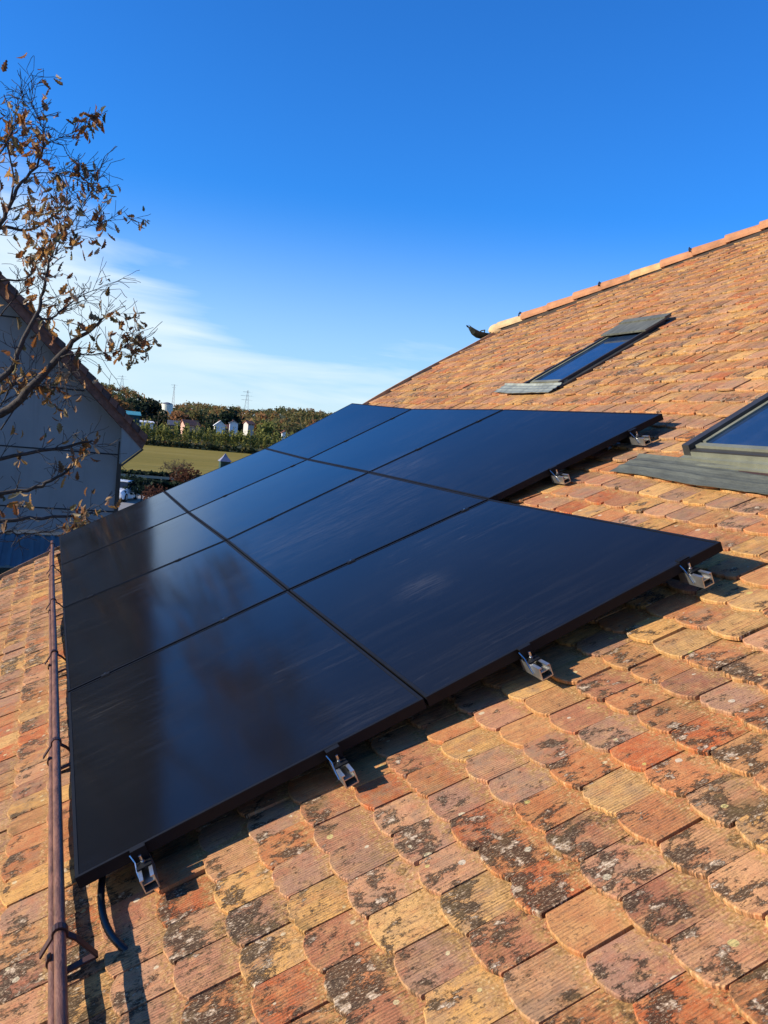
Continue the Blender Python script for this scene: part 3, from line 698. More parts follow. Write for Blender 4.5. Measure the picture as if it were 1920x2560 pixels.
# ------------------------------------------------------------------ snow guard
sg = empty('snow_guard', Pn(-0.06, 2.9, -0.11), 'brown two-pipe snow guard running along the eave beside the panels', 'snow guard')
def pipe(u, n, r, v0, v1, name):
    mb = MB(); pts = []; v = v0; k = 0
    while v < v1: pts.append(Pn(u+0.002*math.sin(v*1.1), v, n+0.0025*math.sin(v*1.7))); v += 0.5
    pts.append(Pn(u, v1, n)); mb.tube(pts, r, 14); return mb.build(name, M['copper'], sg, smooth=True)
PU, PNN = -0.044, 0.004; QU, QN = -0.088, -0.058
pipe(PU, PNN, 0.0150, -2.3, 6.62, 'pipe'); pipe(QU, QN, 0.0135, -2.3, 6.58, 'pipe')
for v in (-1.55, -0.20, 1.15, 2.50, 3.85, 5.18, 6.42):
    mb = MB(); th = 0.0026
    def strip(pts, half, mb=mb):
        # flat bar whose thin side follows pts in the (u, n) plane, width along v
        for (a, b_), (c, d) in zip(pts, pts[1:]):
            dx, dy = c-a, d-b_; l_ = math.hypot(dx, dy) or 1; ox, oy = -dy/l_*th, dx/l_*th
            mb.hexa([Pn(a-ox, v-half, b_-oy), Pn(c-ox, v-half, d-oy), Pn(c-ox, v+half, d-oy), Pn(a-ox, v+half, b_-oy), Pn(a+ox, v-half, b_+oy), Pn(c+ox, v-half, d+oy), Pn(c+ox, v+half, d+oy), Pn(a+ox, v+half, b_+oy)])
    arc = [(PU+0.0185*math.cos(a), PNN+0.0185*math.sin(a)) for a in [R(x) for x in range(-50, 200, 25)]]
    strip([(0.008, -0.104), (PU+0.026, -0.03)]+arc+[(QU-0.022, QN+0.03)], 0.013)
    arc2 = [(QU+0.017*math.cos(a), QN+0.017*math.sin(a)) for a in [R(x) for x in range(90, 290, 25)]]
    strip(arc2+[(QU-0.002, -0.100)], 0.013)
    strip([(QU-0.030, -0.099), (0.010, -0.103)], 0.013)
    mb.build('bracket', M['copperdark'], sg)

# ------------------------------------------------------------------ conduit
mb = MB(); pts = []
ctl = [Pn(0.13, 0.55, -0.070), Pn(0.09, 0.28, -0.055), Pn(0.062, 0.10, -0.055), Pn(0.044, 0.00, -0.070), Pn(0.040, -0.08, -0.085), Pn(0.048, -0.145, -0.099), Pn(0.064, -0.195, -0.112), Pn(0.08, -0.22, -0.135)]
for a in range(len(ctl)-1):
    p0 = ctl[max(0, a-1)]; p1 = ctl[a]; p2 = ctl[a+1]; p3 = ctl[min(len(ctl)-1, a+2)]
    for q in range(8):
        t = q/8; pts.append(0.5*((2*p1)+(p2-p0)*t+(2*p0-5*p1+4*p2-p3)*t*t+(3*p1-p0-3*p2+p3)*t**3))
pts.append(ctl[-1])
mb.tube(pts, [0.0098 if k % 2 else 0.0108 for k in range(len(pts))], 12)
tag(mb.build('conduit', M['cable'], smooth=True), 'black cable conduit curving from under the front left panel into the tiles', 'cable')
# ------------------------------------------------------------------ ground and hills
def skyline(azd):     # elevation of the wooded skyline in degrees, by azimuth
    pts = [(-60, 1.0), (-25, 1.6), (-8, 1.9), (0, 1.8), (3.3, 1.55), (5.0, 1.25), (6.3, 0.72), (7.2, 0.62), (8.2, 0.88), (10.5, 0.86), (12.3, 0.78), (14, 1.05), (16, 1.15), (17.4, 1.0), (22, 0.9), (40, 1.4), (70, 1.0)]
    for (a, b), (c, d) in zip(pts, pts[1:]):
        if azd <= c: return b+(d-b)*max(0, (azd-a))/(c-a)
    return 1.0
def terrain_z(x, y):
    dx, dy = x-CAM.x, y-CAM.y; d = math.hypot(dx, dy); az = math.degrees(math.atan2(dx, dy))
    t = min(1, max(0, (d-260)/740)); t = t*t*(3-2*t)
    top = math.tan(math.radians(skyline(az)-0.42))*1000+CAM.z-GZ
    fall = 1 if d < 1100 else max(0.0, 1-(d-1100)/2500)
    fade = 1 if abs(az) < 100 else 0.5
    z = GZ+top*t*fall*fade+2.2*t*noise.noise(Vector((x*0.006, y*0.006, 1)))
    return z
mb = MB(); radii = [0, 30, 80, 150, 220, 260, 300, 350, 400, 460, 520, 600, 680, 760, 840, 920, 1000, 1100, 1250, 1600, 2400, 4000, 6500]; na = 180
for r_ in radii:
    for k in range(na):
        a = 2*math.pi*k/na; x, y = CAM.x+r_*math.sin(a), CAM.y+r_*math.cos(a); mb.v.append(Vector((x, y, terrain_z(x, y)-0.02)))
for i in range(len(radii)-1):
    for k in range(na):
        mb.f.append((i*na+k, i*na+(k+1) % na, (i+1)*na+(k+1) % na, (i+1)*na+k)); mb.m.append(0)
def ground_mat():
    m, n, l, b = newmat('meadow_and_scrub'); g = G(n, l); P = g.pos()
    c = g.ramp(g.noise(P, 0.02, 5, 0.6), [(0.3, (0.045, 0.055, 0.018)), (0.55, (0.085, 0.08, 0.03)), (0.75, (0.11, 0.085, 0.04))])
    c = g.mix(g.mr(g.noise(P, 0.9, 4, 0.7), 0.4, 0.7, 0, 0.5), c, (0.03, 0.04, 0.015)); l.new(c, b.inputs['Base Color']); b.inputs['Roughness'].default_value = 1; b.inputs['Specular IOR Level'].default_value = 0.1
    return m
gr = mb.build('ground', ground_mat(), kind='structure', smooth=True)
def field_mat():
    m, n, l, b = newmat('mown_field_grass'); g = G(n, l); P = g.pos()
    c = g.ramp(g.noise(g.scalev(P, (0.3, 1.0, 1)), 0.09, 5, 0.6), [(0.3, (0.235, 0.175, 0.035)), (0.5, (0.30, 0.215, 0.045)), (0.7, (0.36, 0.26, 0.065))])
    st = g.noise(g.scalev(P, (0.03, 0.55, 1)), 1.0, 3, 0.6)
    c = g.mix(g.mr(st, 0.45, 0.65, 0, 0.35), c, (0.12, 0.125, 0.03))
    c = g.mix(g.mr(g.noise(P, 1.8, 4, 0.7), 0.45, 0.7, 0, 0.35), c, (0.09, 0.10, 0.025)); l.new(c, b.inputs['Base Color']); b.inputs['Roughness'].default_value = 1; b.inputs['Specular IOR Level'].default_value = 0.05
    return m
mb = MB(); mb.add([(-40, 92, GZ+0.004), (110, 98, GZ+0.004), (120, 187, GZ+0.004), (-40, 187, GZ+0.004)], [(0, 1, 2, 3)])
mb.build('field', field_mat(), kind='structure')
mb = MB(); mb.add([(-3, 52, GZ+0.008), (14, 52, GZ+0.008), (14, 72, GZ+0.008), (-3, 72, GZ+0.008)], [(0, 1, 2, 3)]); mb.add([(1, 20, GZ+0.012), (6, 20, GZ+0.012), (9, 52.5, GZ+0.012), (4, 52.5, GZ+0.012)], [(0, 1, 2, 3)])
mb.build('driveway', plain('pale_gravel_drive', (0.30, 0.27, 0.23), 0.95, 0, 0.2, 2), kind='structure')

# ------------------------------------------------------------------ vegetation builders
def leafmat(name, cols, trans=0.0):
    m, n, l, b = newmat(name); g = G(n, l); P = g.pos()
    a = n.new('ShaderNodeAttribute'); a.attribute_name = 'tint'
    c = g.ramp(a.outputs['Fac'], [(i/(len(cols)-1), c) for i, c in enumerate(cols)])
    c = g.mix(g.mr(g.noise(P, 0.8, 3, 0.6), 0.35, 0.7, 0, 0.4), c, tuple(x*0.55 for x in cols[0])); l.new(c, b.inputs['Base Color'])
    b.inputs['Roughness'].default_value = 0.8; b.inputs['Specular IOR Level'].default_value = 0.2
    t = n.new('ShaderNodeBsdfTranslucent'); l.new(c, t.inputs['Color']); mx = n.new('ShaderNodeMixShader'); mx.inputs[0].default_value = 0.45
    l.new(b.outputs[0], mx.inputs[1]); l.new(t.outputs[0], mx.inputs[2]); l.new(mx.outputs[0], n['Material Output'].inputs['Surface'])
    return m
M['forest'] = leafmat('autumn_wood_foliage', [(0.045, 0.06, 0.025), (0.10, 0.105, 0.035), (0.20, 0.17, 0.06), (0.30, 0.17, 0.06), (0.32, 0.13, 0.055), (0.20, 0.15, 0.08)])
M['dark'] = leafmat('dark_evergreen_foliage', [(0.008, 0.017, 0.011), (0.018, 0.032, 0.018), (0.036, 0.05, 0.022)])
M['plant'] = leafmat('yellow_green_foliage', [(0.10, 0.11, 0.03), (0.24, 0.24, 0.06), (0.42, 0.37, 0.10)])
M['rust'] = leafmat('rust_brown_foliage', [(0.085, 0.035, 0.022), (0.19, 0.075, 0.028), (0.32, 0.16, 0.045)])
M['bark'] = plain('grey_brown_bark', (0.13, 0.10, 0.075), 0.9, 0, 0.4, 30, 0.6, 0.2, (1, 1, 0.3))
M['leaf'] = None
def quad(rg, c, sz):
    d = Vector((rg.gauss(0, 1), rg.gauss(0, 1), rg.gauss(0, 1))).normalized(); e = d.orthogonal().normalized(); e.rotate(Matrix.Rotation(rg.random()*6.28, 3, d)); f = d.cross(e)
    return [c+e*sz, c+f*sz*0.8, c-e*sz, c-f*sz*0.8]
def blob_crown(V_, F_, T_, rg, c, rx, rz, n, leaf, tint, spread=0.2):
    lobes = [(Vector((rg.uniform(-.5, .5)*rx, rg.uniform(-.5, .5)*rx, rg.uniform(-.45, .5)*rz)), rg.uniform(0.4, 0.65)) for _ in range(5)]
    for _ in range(n):
        lb, lr = rg.choice(lobes); d = Vector((rg.gauss(0, 1), rg.gauss(0, 1), rg.gauss(0, 1))).normalized()*(rg.random()**0.4)
        p = c+lb+Vector((d.x*rx*lr, d.y*rx*lr, d.z*rz*lr)); b0 = len(V_); V_ += quad(rg, p, leaf*rg.uniform(0.6, 1.3)); F_.append((b0, b0+1, b0+2, b0+3))
        t = min(1, max(0, tint+rg.gauss(0, spread)*0.5)); T_ += [t]*4
def leaf_obj(name, V_, F_, T_, mat, parent=None, kind=None, loc=None):
    off = Vector((0, 0, 0)); q = parent
    while q is not None: off += q.location; q = q.parent
    if loc is not None: off = off+loc
    me = bpy.data.meshes.new(name); me.from_pydata([tuple(v-off) for v in V_], [], F_); me.materials.append(mat)
    a = me.attributes.new('tint', 'FLOAT', 'POINT'); a.data.foreach_set('value', T_)
    o = bpy.data.objects.new(name, me); COL.objects.link(o); o.parent = parent
    if loc is not None: o.location = loc
    if kind: o['kind'] = kind
    return o
# the far-off wood covering the hills: one mass
rg = random.Random(5); V_, F_, T_ = [], [], []
for q in range(1500):
    wide = q < 420
    az = R(rg.uniform(-60, 75)) if wide else R(rg.uniform(-5, 21)); d = rg.uniform(330, 1080) if rg.random() < 0.75 else rg.uniform(900, 1100)
    x, y = CAM.x+d*math.sin(az), CAM.y+d*math.cos(az)
    z = terrain_z(x, y); h = rg.uniform(5, 9); patch = noise.noise(Vector((x*0.012, y*0.012, 4)))*0.55+0.42
    blob_crown(V_, F_, T_, rg, Vector((x, y, z+h*0.5)), h*0.55, h*0.55, 46 if d < 700 else 34, 0.9, min(1, max(0, patch+rg.gauss(0, 0.12))), 0.15)
tag(leaf_obj('forest', V_, F_, T_, M['forest'], loc=Vector((100, 700, GZ))), kind='stuff')

def single_tree(px, py_base, dist, h, wd, mat, label, tint=0.5, n=260, group=None, leaf=None, seed=0, name='tree', trunk=0.2, base=None, cat='tree'):
    rg = random.Random(seed+px); p = at(px, py_base, dist); p.z = terrain_z(p.x, p.y) if base is None else base
    e = empty(name, p, label, cat, group)
    mb = MB(); mb.tube([p-Vector((0, 0, 0.2)), p+Vector((0, 0, h*0.45)), p+Vector((0.05*h, 0, h*0.8))], [h*0.035, h*0.022, h*0.008], 7)
    for _ in range(4):
        a = rg.random()*6.28; mb.tube([p+Vector((0, 0, h*0.35)), p+Vector((math.cos(a)*wd*0.3, math.sin(a)*wd*0.3, h*0.7))], [h*0.014, h*0.005], 5)
    mb.build('trunk', M['bark'], e)
    V_, F_, T_ = [], [], []
    blob_crown(V_, F_, T_, rg, p+Vector((0, 0, h*(0.5+trunk/2))), wd*0.62, h*(1-trunk)*0.62, n, leaf or wd*0.07, tint)
    leaf_obj('crown', V_, F_, T_, mat, e); return e
# dark conifers and distinct crowns in the middle distance
def D(dist, dpx): return dist*dpx/FPX
single_tree(360, 1075, 330, 11, 11, M['dark'], 'tall dark tree mass on the slope just left of the white silo', 0.3, 500, seed=1, trunk=0.08)
single_tree(325, 1080, 300, 8.5, 8, M['dark'], 'dark rounded tree directly beside the grey gable edge, on the slope', 0.5, 360, seed=2, trunk=0.08)
single_tree(392, 1080, 320, 8, 7, M['dark'], 'dark tree at the foot of the slope below the white silo', 0.6, 320, seed=3, trunk=0.08)
single_tree(285, 1040, 300, 14, 13, M['rust'], 'rust-orange autumn tree showing over the edge of the grey gable', 0.8, 400, seed=4, trunk=0.1)
single_tree(530, 1078, 300, 8, 9, M['dark'], 'dark round tree behind the village, left of the small white house', 0.75, 360, seed=5, trunk=0.1)
single_tree(575, 1078, 310, 10, 12, M['dark'], 'dark broad tree behind the small white house', 0.6, 360, seed=6, trunk=0.1)
single_tree(500, 1070, 330, 9, 9, M['forest'], 'olive green tree left of the dark round tree in the village', 0.35, 260, seed=7)
single_tree(638, 1085, 270, 7, 5, M['rust'], 'bright orange autumn tree at the right end of the village', 1.0, 240, seed=8)
single_tree(668, 1088, 250, 8, 8, M['plant'], 'yellow green tree next to the orange tree, above the blue panels', 0.4, 260, seed=9)
single_tree(702, 1080, 260, 8, 8, M['forest'], 'brown green tree rightmost above the panel edge', 0.45, 260, seed=10)
single_tree(455, 1062, 340, 8, 9, M['forest'], 'reddish brown tree right of the white silo', 0.75, 260, seed=11)
# planted rows of young trees beyond the field
rg = random.Random(9); protos = []
for q in range(5):
    V_, F_, T_ = [], [], []; h = 4.6
    blob_crown(V_, F_, T_, random.Random(q), Vector((0, 0, h*0.56)), 0.62, h*0.55, 90, 0.22, 0.35+0.1*q, 0.3)
    b0 = len(V_)
    o = leaf_obj('plantation_tree', V_, F_, T_, M['plant']); protos.append(o)
cnt = 0
for row, yy in enumerate((186.5, 189.2, 192.0)):
    x = -6.0+row*0.5
    while x < 62:
        src = protos[cnt % 5]; o = src if cnt < 5 else src.copy()
        if cnt >= 5: COL.objects.link(o)
        o.location = (x+rg.uniform(-.2, .2), yy+rg.uniform(-.4, .4), GZ); sc = rg.uniform(0.82, 1.1)*(0.9+0.1*row); o.scale = (sc, sc, sc); o.rotation_euler = (0, 0, rg.random()*6.28)
        tag(o, 'slim yellow green young tree in the planted rows beyond the field', 'tree', 'young trees in the planted rows beyond the field'); cnt += 1; x += 1.15+rg.uniform(-0.15, 0.25)
# scrub at the foot of the rows and behind them
V_, F_, T_ = [], [], []
for q in range(420):
    x = rg.uniform(-8, 64); y = rg.choice([rg.uniform(184, 185.5), rg.uniform(194, 215)]); h = rg.uniform(0.8, 1.6) if y < 190 else rg.uniform(2.2, 4.2)
    blob_crown(V_, F_, T_, rg, Vector((x, y, GZ+h*0.5)), h*0.6, h*0.5, 22, 0.32, rg.uniform(0, 0.5), 0.3)
tag(leaf_obj('scrub', V_, F_, T_, M['forest'], loc=Vector((28, 190, GZ))), kind='stuff')

# garden hedges, bare tree, red shrub
def hedge(name, x0, x1, y, dz, h, mat, label, n=700, leaf=0.16):
    rg = random.Random(int(x0*7+y)); V_, F_, T_ = [], [], []; c = Vector(((x0+x1)/2, y, GZ))
    for _ in range(n):
        p = Vector((rg.uniform(x0, x1), y+rg.uniform(-dz, dz), GZ+rg.uniform(0.05, h)*(0.92+0.08*math.sin(rg.random()*9)))); b0 = len(V_); V_ += quad(rg, p, leaf*rg.uniform(.6, 1.4)); F_.append((b0, b0+1, b0+2, b0+3)); T_ += [rg.random()]*4
    return tag(leaf_obj(name, V_, F_, T_, mat, loc=c), label, 'hedge')
hedge('hedge', 5.0, 22, 88, 0.9, 0.75, M['dark'], 'dark hedge along the near side of the field', 2200, 0.24)
hedge('hedge', 3.2, 14, 72, 1.1, 1.1, M['dark'], 'dark green hedge behind the white car, nearer than the pale path', 2200, 0.24)
mb = MB()
for k in range(9):
    x = 5.0+k*1.6; mb.box(x-0.05, 80-0.05, GZ, x+0.05, 80+0.05, GZ+0.95)
fe = empty('garden_fence', (11, 80, GZ), 'low pale rail fence between the two dark hedges', 'fence')
mb.build('post', plain('pale_fence_wood', (0.36, 0.31, 0.22), 0.8), fe); MB().box(4.6, 79.93, GZ+0.72, 18.4, 79.97, GZ+0.95).build('rail', bpy.data.materials['pale_fence_wood'], fe)

def branches(mb, rg, p, d, L, r, depth, tips=None, droop=0.0, nseg=4, child=(2, 4), spread=0.75, minr=0.0036):
    pts = [p]; rs = [r]; cur = Vector(p); dd = Vector(d).normalized()
    for i in range(nseg):
        dd = (dd+Vector((rg.gauss(0, .16), rg.gauss(0, .16), rg.gauss(0, .16)-droop))).normalized(); cur = cur+dd*L/nseg; pts.append(cur.copy()); rs.append(max(r*(1-0.75*(i+1)/nseg), minr))
    mb.tube(pts, rs, 6 if r > 0.03 else 4, cap=False)
    if tips is not None and depth <= 1: tips += [(pts[k], dd) for k in range(max(1, nseg-2), nseg+1)]
    if depth > 0:
        for _ in range(rg.randint(*child)):
            k = rg.randint(1, nseg); a = (pts[min(k, nseg)]-pts[k-1]).normalized()
            nd = (a+Vector((rg.gauss(0, 1), rg.gauss(0, 1), rg.gauss(0, 1))).normalized()*spread).normalized()
            branches(mb, rg, pts[k], nd, L*rg.uniform(0.45, 0.7), rs[k]*0.7, depth-1, tips, droop, nseg, child, spread, minr)
p = at(440, 1200, 84); p.z = GZ; e = empty('bare_tree', p, 'round leafless brown tree standing in front of the yellow green field', 'tree')
mb = MB(); rg = random.Random(3); mb.tube([p, p+Vector((0, 0, 1.25))], [0.12, 0.09], 7); mb.build('trunk', M['bark'], e)
mb = MB(); tips = []
for k in range(11):
    a = k*0.57+rg.random()*0.3; branches(mb, rg, p+Vector((0, 0, 1.2)), Vector((math.cos(a), math.sin(a), rg.uniform(0.15, 1.6))), 0.95, 0.05, 3, tips, 0, 3, (3, 4), 0.9, 0.014)
mb.build('crown', plain('bare_brown_twigs', (0.12, 0.075, 0.04), 0.9), e)
p = at(455, 1235, 70); e = single_tree(462, 1235, 76, 2.2, 3.2, M['rust'], 'rust-red leafy shrub behind the left edge of the panels', 0.15, 900, leaf=0.10, seed=31, name='shrub', cat='shrub', base=GZ)
single_tree(400, 1240, 60, 1.9, 2.4, M['rust'], 'dark brownish shrub right of the white car, lower than the red one', 0.0, 700, leaf=0.08, seed=32, name='shrub', cat='shrub', base=GZ)
single_tree(355, 1225, 68, 1.9, 3.6, M['dark'], 'dark green bush just above the white car', 0.4, 900, leaf=0.10, seed=33, name='shrub', cat='shrub', base=GZ)

# small field hut
p = at(560, 1180, 112); p.z = GZ; e = empty('field_hut', p, 'small dark green hut with a lilac grey peaked roof standing in the field', 'hut')
mb = MB(); mb.box(p.x-0.62, p.y-0.62, GZ, p.x+0.62, p.y+0.62, GZ+1.45); mb.build('wall', plain('dark_green_boards', (0.012, 0.04, 0.028), 0.7), e)
mb = MB(); z = GZ+1.42; a = 0.78
mb.add([(p.x-a, p.y-a, z), (p.x+a, p.y-a, z), (p.x+a, p.y+a, z), (p.x-a, p.y+a, z), (p.x-0.3, p.y-0.3, z+0.55), (p.x+0.3, p.y-0.3, z+0.55), (p.x+0.3, p.y+0.3, z+0.55), (p.x-0.3, p.y+0.3, z+0.55), (p.x, p.y, z+1.05)], [(3, 2, 1, 0), (0, 1, 5, 4), (1, 2, 6, 5), (2, 3, 7, 6), (3, 0, 4, 7), (4, 5, 8), (5, 6, 8), (6, 7, 8), (7, 4, 8)])
mb.build('roof', plain('lilac_grey_roofing', (0.20, 0.19, 0.25), 0.6), e)
MB().box(p.x-0.2, p.y-0.65, GZ+0.1, p.x+0.25, p.y-0.621, GZ+1.2).build('door', plain('black_green_door', (0.006, 0.018, 0.014), 0.7), e)

# village houses, silo, masts
M['vwall'] = plain('village_cream_wall', (0.50, 0.46, 0.40), 0.9); M['vwhite'] = plain('village_white_wall', (0.78, 0.76, 0.72), 0.9)
M['vroof'] = plain('village_red_tiles', (0.26, 0.10, 0.06), 0.9); M['vgrey'] = plain('village_grey_roof', (0.12, 0.12, 0.14), 0.7); M['vdark'] = plain('dark_window', (0.02, 0.022, 0.028), 0.3)
def hut(px, py, dist, wd, dp, h, rh, wall, rf, label, rot=0.0, nwin=2, name='village_house', cat='house'):
    if cat == 'house': wd *= 0.62; dp *= 0.55; h *= 0.38; rh *= 0.48
    p = at(px, py, dist); e = empty(name, p, label, cat)
    Mx = Matrix.Translation(p) @ Matrix.Rotation(rot, 4, 'Z')
    def tr(vs): return [Mx @ Vector(v) for v in vs]
    a, b_ = wd/2, dp/2
    mb = MB(); mb.add(tr([(-a, -b_, -3), (a, -b_, -3), (a, b_, -3), (-a, b_, -3), (-a, -b_, h), (a, -b_, h), (a, b_, h), (-a, b_, h), (-a, 0, h+rh*0.97), (a, 0, h+rh*0.97)]), [(3, 2, 1, 0), (0, 1, 5, 4), (2, 3, 7, 6), (1, 2, 6, 9, 5), (3, 0, 4, 8, 7)]); mb.build('wall', wall, e)
    o = 0.3; t = 0.15
    mb = MB()
    for sg_ in (-1, 1):
        mb.hexa(tr([(-a-o, sg_*(b_+o), h-rh*o/b_), (a+o, sg_*(b_+o), h-rh*o/b_), (a+o, 0, h+rh), (-a-o, 0, h+rh), (-a-o, sg_*(b_+o), h-rh*o/b_+t), (a+o, sg_*(b_+o), h-rh*o/b_+t), (a+o, 0, h+rh+t), (-a-o, 0, h+rh+t)]))
    r_ = mb.build('roof', rf, e)
    mb = MB(); mb.add(tr([(a*0.4, 0.1, h+rh*0.7), (a*0.4+0.3, 0.1, h+rh*0.7), (a*0.4+0.3, 0.4, h+rh*0.7), (a*0.4, 0.4, h+rh*0.7), (a*0.4, 0.1, h+rh+0.35), (a*0.4+0.3, 0.1, h+rh+0.35), (a*0.4+0.3, 0.4, h+rh+0.35), (a*0.4, 0.4, h+rh+0.35)]), [(0, 1, 5, 4), (1, 2, 6, 5), (2, 3, 7, 6), (3, 0, 4, 7), (4, 5, 6, 7)]); mb.build('chimney', M['vroof'], r_)
    for k in range(nwin):
        x = -a+wd*(k+0.5)/nwin; mb = MB(); mb.add(tr([(x-0.28, -b_-0.06, h*0.25), (x+0.28, -b_-0.06, h*0.25), (x+0.28, -b_+0.02, h*0.25), (x-0.28, -b_+0.02, h*0.25), (x-0.28, -b_-0.06, h*0.8), (x+0.28, -b_-0.06, h*0.8), (x+0.28, -b_+0.02, h*0.8), (x-0.28, -b_+0.02, h*0.8)]), [(3, 2, 1, 0), (0, 1, 5, 4), (4, 5, 6, 7), (1, 2, 6, 5), (3, 0, 4, 7)])
        mb.build('window', M['vdark'], e)
    return e
hut(474, 1070, 245, 6.5, 6, 2.4, 2.4, plain('pinkish_wall', (0.52, 0.30, 0.22), 0.9), M['vroof'], 'pink walled house with a red roof in the middle of the village', 0.2)
hut(440, 1070, 250, 7, 6, 2.2, 2.2, M['vdark'], M['vgrey'], 'dark grey roofed house left of the pink one', -0.1)
hut(549, 1070, 235, 1.9, 5, 1.8, 2.4, M['vwhite'], M['vwhite'], 'tiny bright white gabled house above the planted rows', 1.5, 1)
hut(584, 1067, 240, 1.2, 4, 2.6, 1.2, M['vwhite'], M['vgrey'], 'narrow white house right of the bright gabled one', 1.5, 1)
hut(566, 1075, 246, 5, 5, 1.4, 1.8, M['vdark'], M['vroof'], 'low dark red roofed house between the two small white houses', 0.0)
hut(622, 1064, 260, 3.2, 5, 1.4, 1.5, M['vwall'], M['vroof'], 'pale house with a red roof left of the orange autumn tree', 0.3)
hut(712, 1086, 240, 1.5, 3, 1.2, 0.9, M['vwhite'], M['vroof'], 'small white house low at the right, just over the panels', 1.5, 1)
hut(359, 1064, 250, 4.4, 7, 0.9, 0.35, M['vwhite'], M['vwhite'], 'long flat bright white shed beyond the field, left of the village', 0.0, 2, 'shed', 'shed')
hut(328, 1058, 240, 3.6, 6, 2.2, 0.8, plain('teal_dark_boards', (0.01, 0.045, 0.05), 0.7), plain('teal_roof_sheet', (0.10, 0.36, 0.36), 0.5), 'dark teal shed with a turquoise roof edge beside the gable', 0.0, 1, 'shed', 'shed')
# silo
p = at(417, 1030, 420); e = empty('silo', p, 'pale cream round silo with a dark cap on the wooded slope', 'silo')
mb = MB(); mb.tube([p-Vector((0, 0, 4)), p+Vector((0, 0, 3.6))], [2.6, 2.6], 20); mb.build('tank', plain('cream_silo_steel', (0.74, 0.72, 0.56), 0.5), e, smooth=False)
mb = MB(); mb.tube([p+Vector((0, 0, 3.6)), p+Vector((0, 0, 4.1)), p+Vector((0, 0, 4.5))], [2.7, 1.9, 0.3], 20); mb.build('cap', M['vgrey'], e)
def lattice(px, py_top, py_base, dist, label, name, wbase, arms, mat, cat):
    b_ = at(px, py_base, dist); t = at(px, py_top, dist); b_.z -= 6; H = t.z-b_.z; e = empty(name, b_, label, cat)
    mb = MB(); r = dist*0.00011
    c = [(-1, -1), (1, -1), (1, 1), (-1, 1)]
    def cp(k, z): f = wbase*(1-z*0.93); return b_+Vector((c[k % 4][0]*f, c[k % 4][1]*f, z*H))
    for k in range(4): mb.tube([cp(k, 0), cp(k, 1)], r, 4)
    for q in range(8):
        for k in range(4): mb.tube([cp(k, q/8), cp(k+1, (q+1)/8)], r*0.6, 3)
    mb.build('mast_body', mat, e)
    for z, wd in arms:
        mb = MB(); z0 = b_+Vector((0, 0, z*H)); mb.tube([z0-Vector((wd, 0, 0)), z0+Vector((0, 0, H*0.03)), z0+Vector((wd, 0, 0)), z0-Vector((0, 0, 0)), z0-Vector((wd, 0, 0))], r*0.8, 4); mb.build('arm', mat, e)
M['mast'] = plain('galvanised_lattice', (0.30, 0.32, 0.34), 0.6, 0.2); M['mastred'] = plain('red_and_grey_mast', (0.40, 0.30, 0.27), 0.6)
lattice(433, 961, 1004, 700, 'tall thin antenna mast above the white silo', 'antenna_mast', 1.0, [(0.97, 2.6), (0.88, 1.6)], M['mastred'], 'mast')
lattice(304, 938, 972, 950, 'power pylon on the ridge, leftmost, close to the grey gable', 'power_pylon', 3.0, [(0.80, 6.5), (0.93, 4.5)], M['mast'], 'pylon')
lattice(615, 975, 1034, 900, 'power pylon standing in the middle of the wooded hill', 'power_pylon', 3.0, [(0.66, 6), (0.80, 7), (0.93, 5)], M['mast'], 'pylon')

# ------------------------------------------------------------------ neighbouring house
HY = 17.54
nb = empty('grey_gabled_house', (-5.2, HY+6, GZ), 'neighbouring house with a plain grey gable wall in shade and a steep brown roof', 'house')
M['gable'] = None
def gable_mat():
    m, n, l, b = newmat('grey_render_in_shade'); g = G(n, l); P = g.pos()
    c = g.ramp(g.noise(P, 0.6, 5, 0.6), [(0.3, (0.26, 0.25, 0.23)), (0.7, (0.34, 0.325, 0.30))])
    c = g.mix(g.mr(g.noise(g.scalev(P, (6, 1, 0.5)), 1.0, 4, 0.6), 0.5, 0.8, 0, 0.3), c, (0.13, 0.125, 0.115)); l.new(c, b.inputs['Base Color']); b.inputs['Roughness'].default_value = 0.9
    g.bump(g.noise(P, 60, 3), 0.2, 0.01, b); return m
gm = gable_mat()
xr, zr = 1.33, 0.19; xa, za = -5.2, 7.40; xl = 2*xa-xr; HB = HY+13
slope = (za-0.72)/(xa-1.86)
mb = MB(); mb.prism([(xr, HY, GZ-0.3), (xr, HY, 1.02), (xa, HY, za-0.22), (xl, HY, 1.02), (xl, HY, GZ-0.3)], (0, 13, 0)); mb.build('wall', gm, nb)
# board joints of the facade
jm = plain('dark_facade_joint', (0.03, 0.03, 0.032), 0.9)
for z in (-4.0, -2.35, -0.9, 0.35, 1.65, 3.0, 4.4):
    hx = xr if z < 1.0 else xr-(z-1.0)/(za-0.72)*(xr-xa)*1.02-0.15
    MB().box(2*xa-hx, HY-0.012, z-0.014, hx, HY-0.002, z+0.014).build('facade_joint', jm, nb)
MB().box(xr-0.03, HY-0.05, GZ, xr+0.06, HY-0.003, zr+0.45).build('corner_pipe', M['windark'], nb)
ro = MB(); oh = 0.45
for sg_ in (1, -1):
    ex = xa+sg_*(1.76-xa); ez = 0.62
    ro.hexa([(ex, HY-oh, ez-0.10), (xa, HY-oh, za-0.12), (xa, HB+oh, za-0.12), (ex, HB+oh, ez-0.10), (ex+sg_*0.10, HY-oh, ez+0.16), (xa, HY-oh, za+0.24), (xa, HB+oh, za+0.24), (ex+sg_*0.10, HB+oh, ez+0.16)])
nroof = ro.build('roof', plain('brown_tiled_roof', (0.19, 0.085, 0.055), 0.85, 0, 0.4, 8, 0.6, 0.3, (1, 3, 1)), nb)
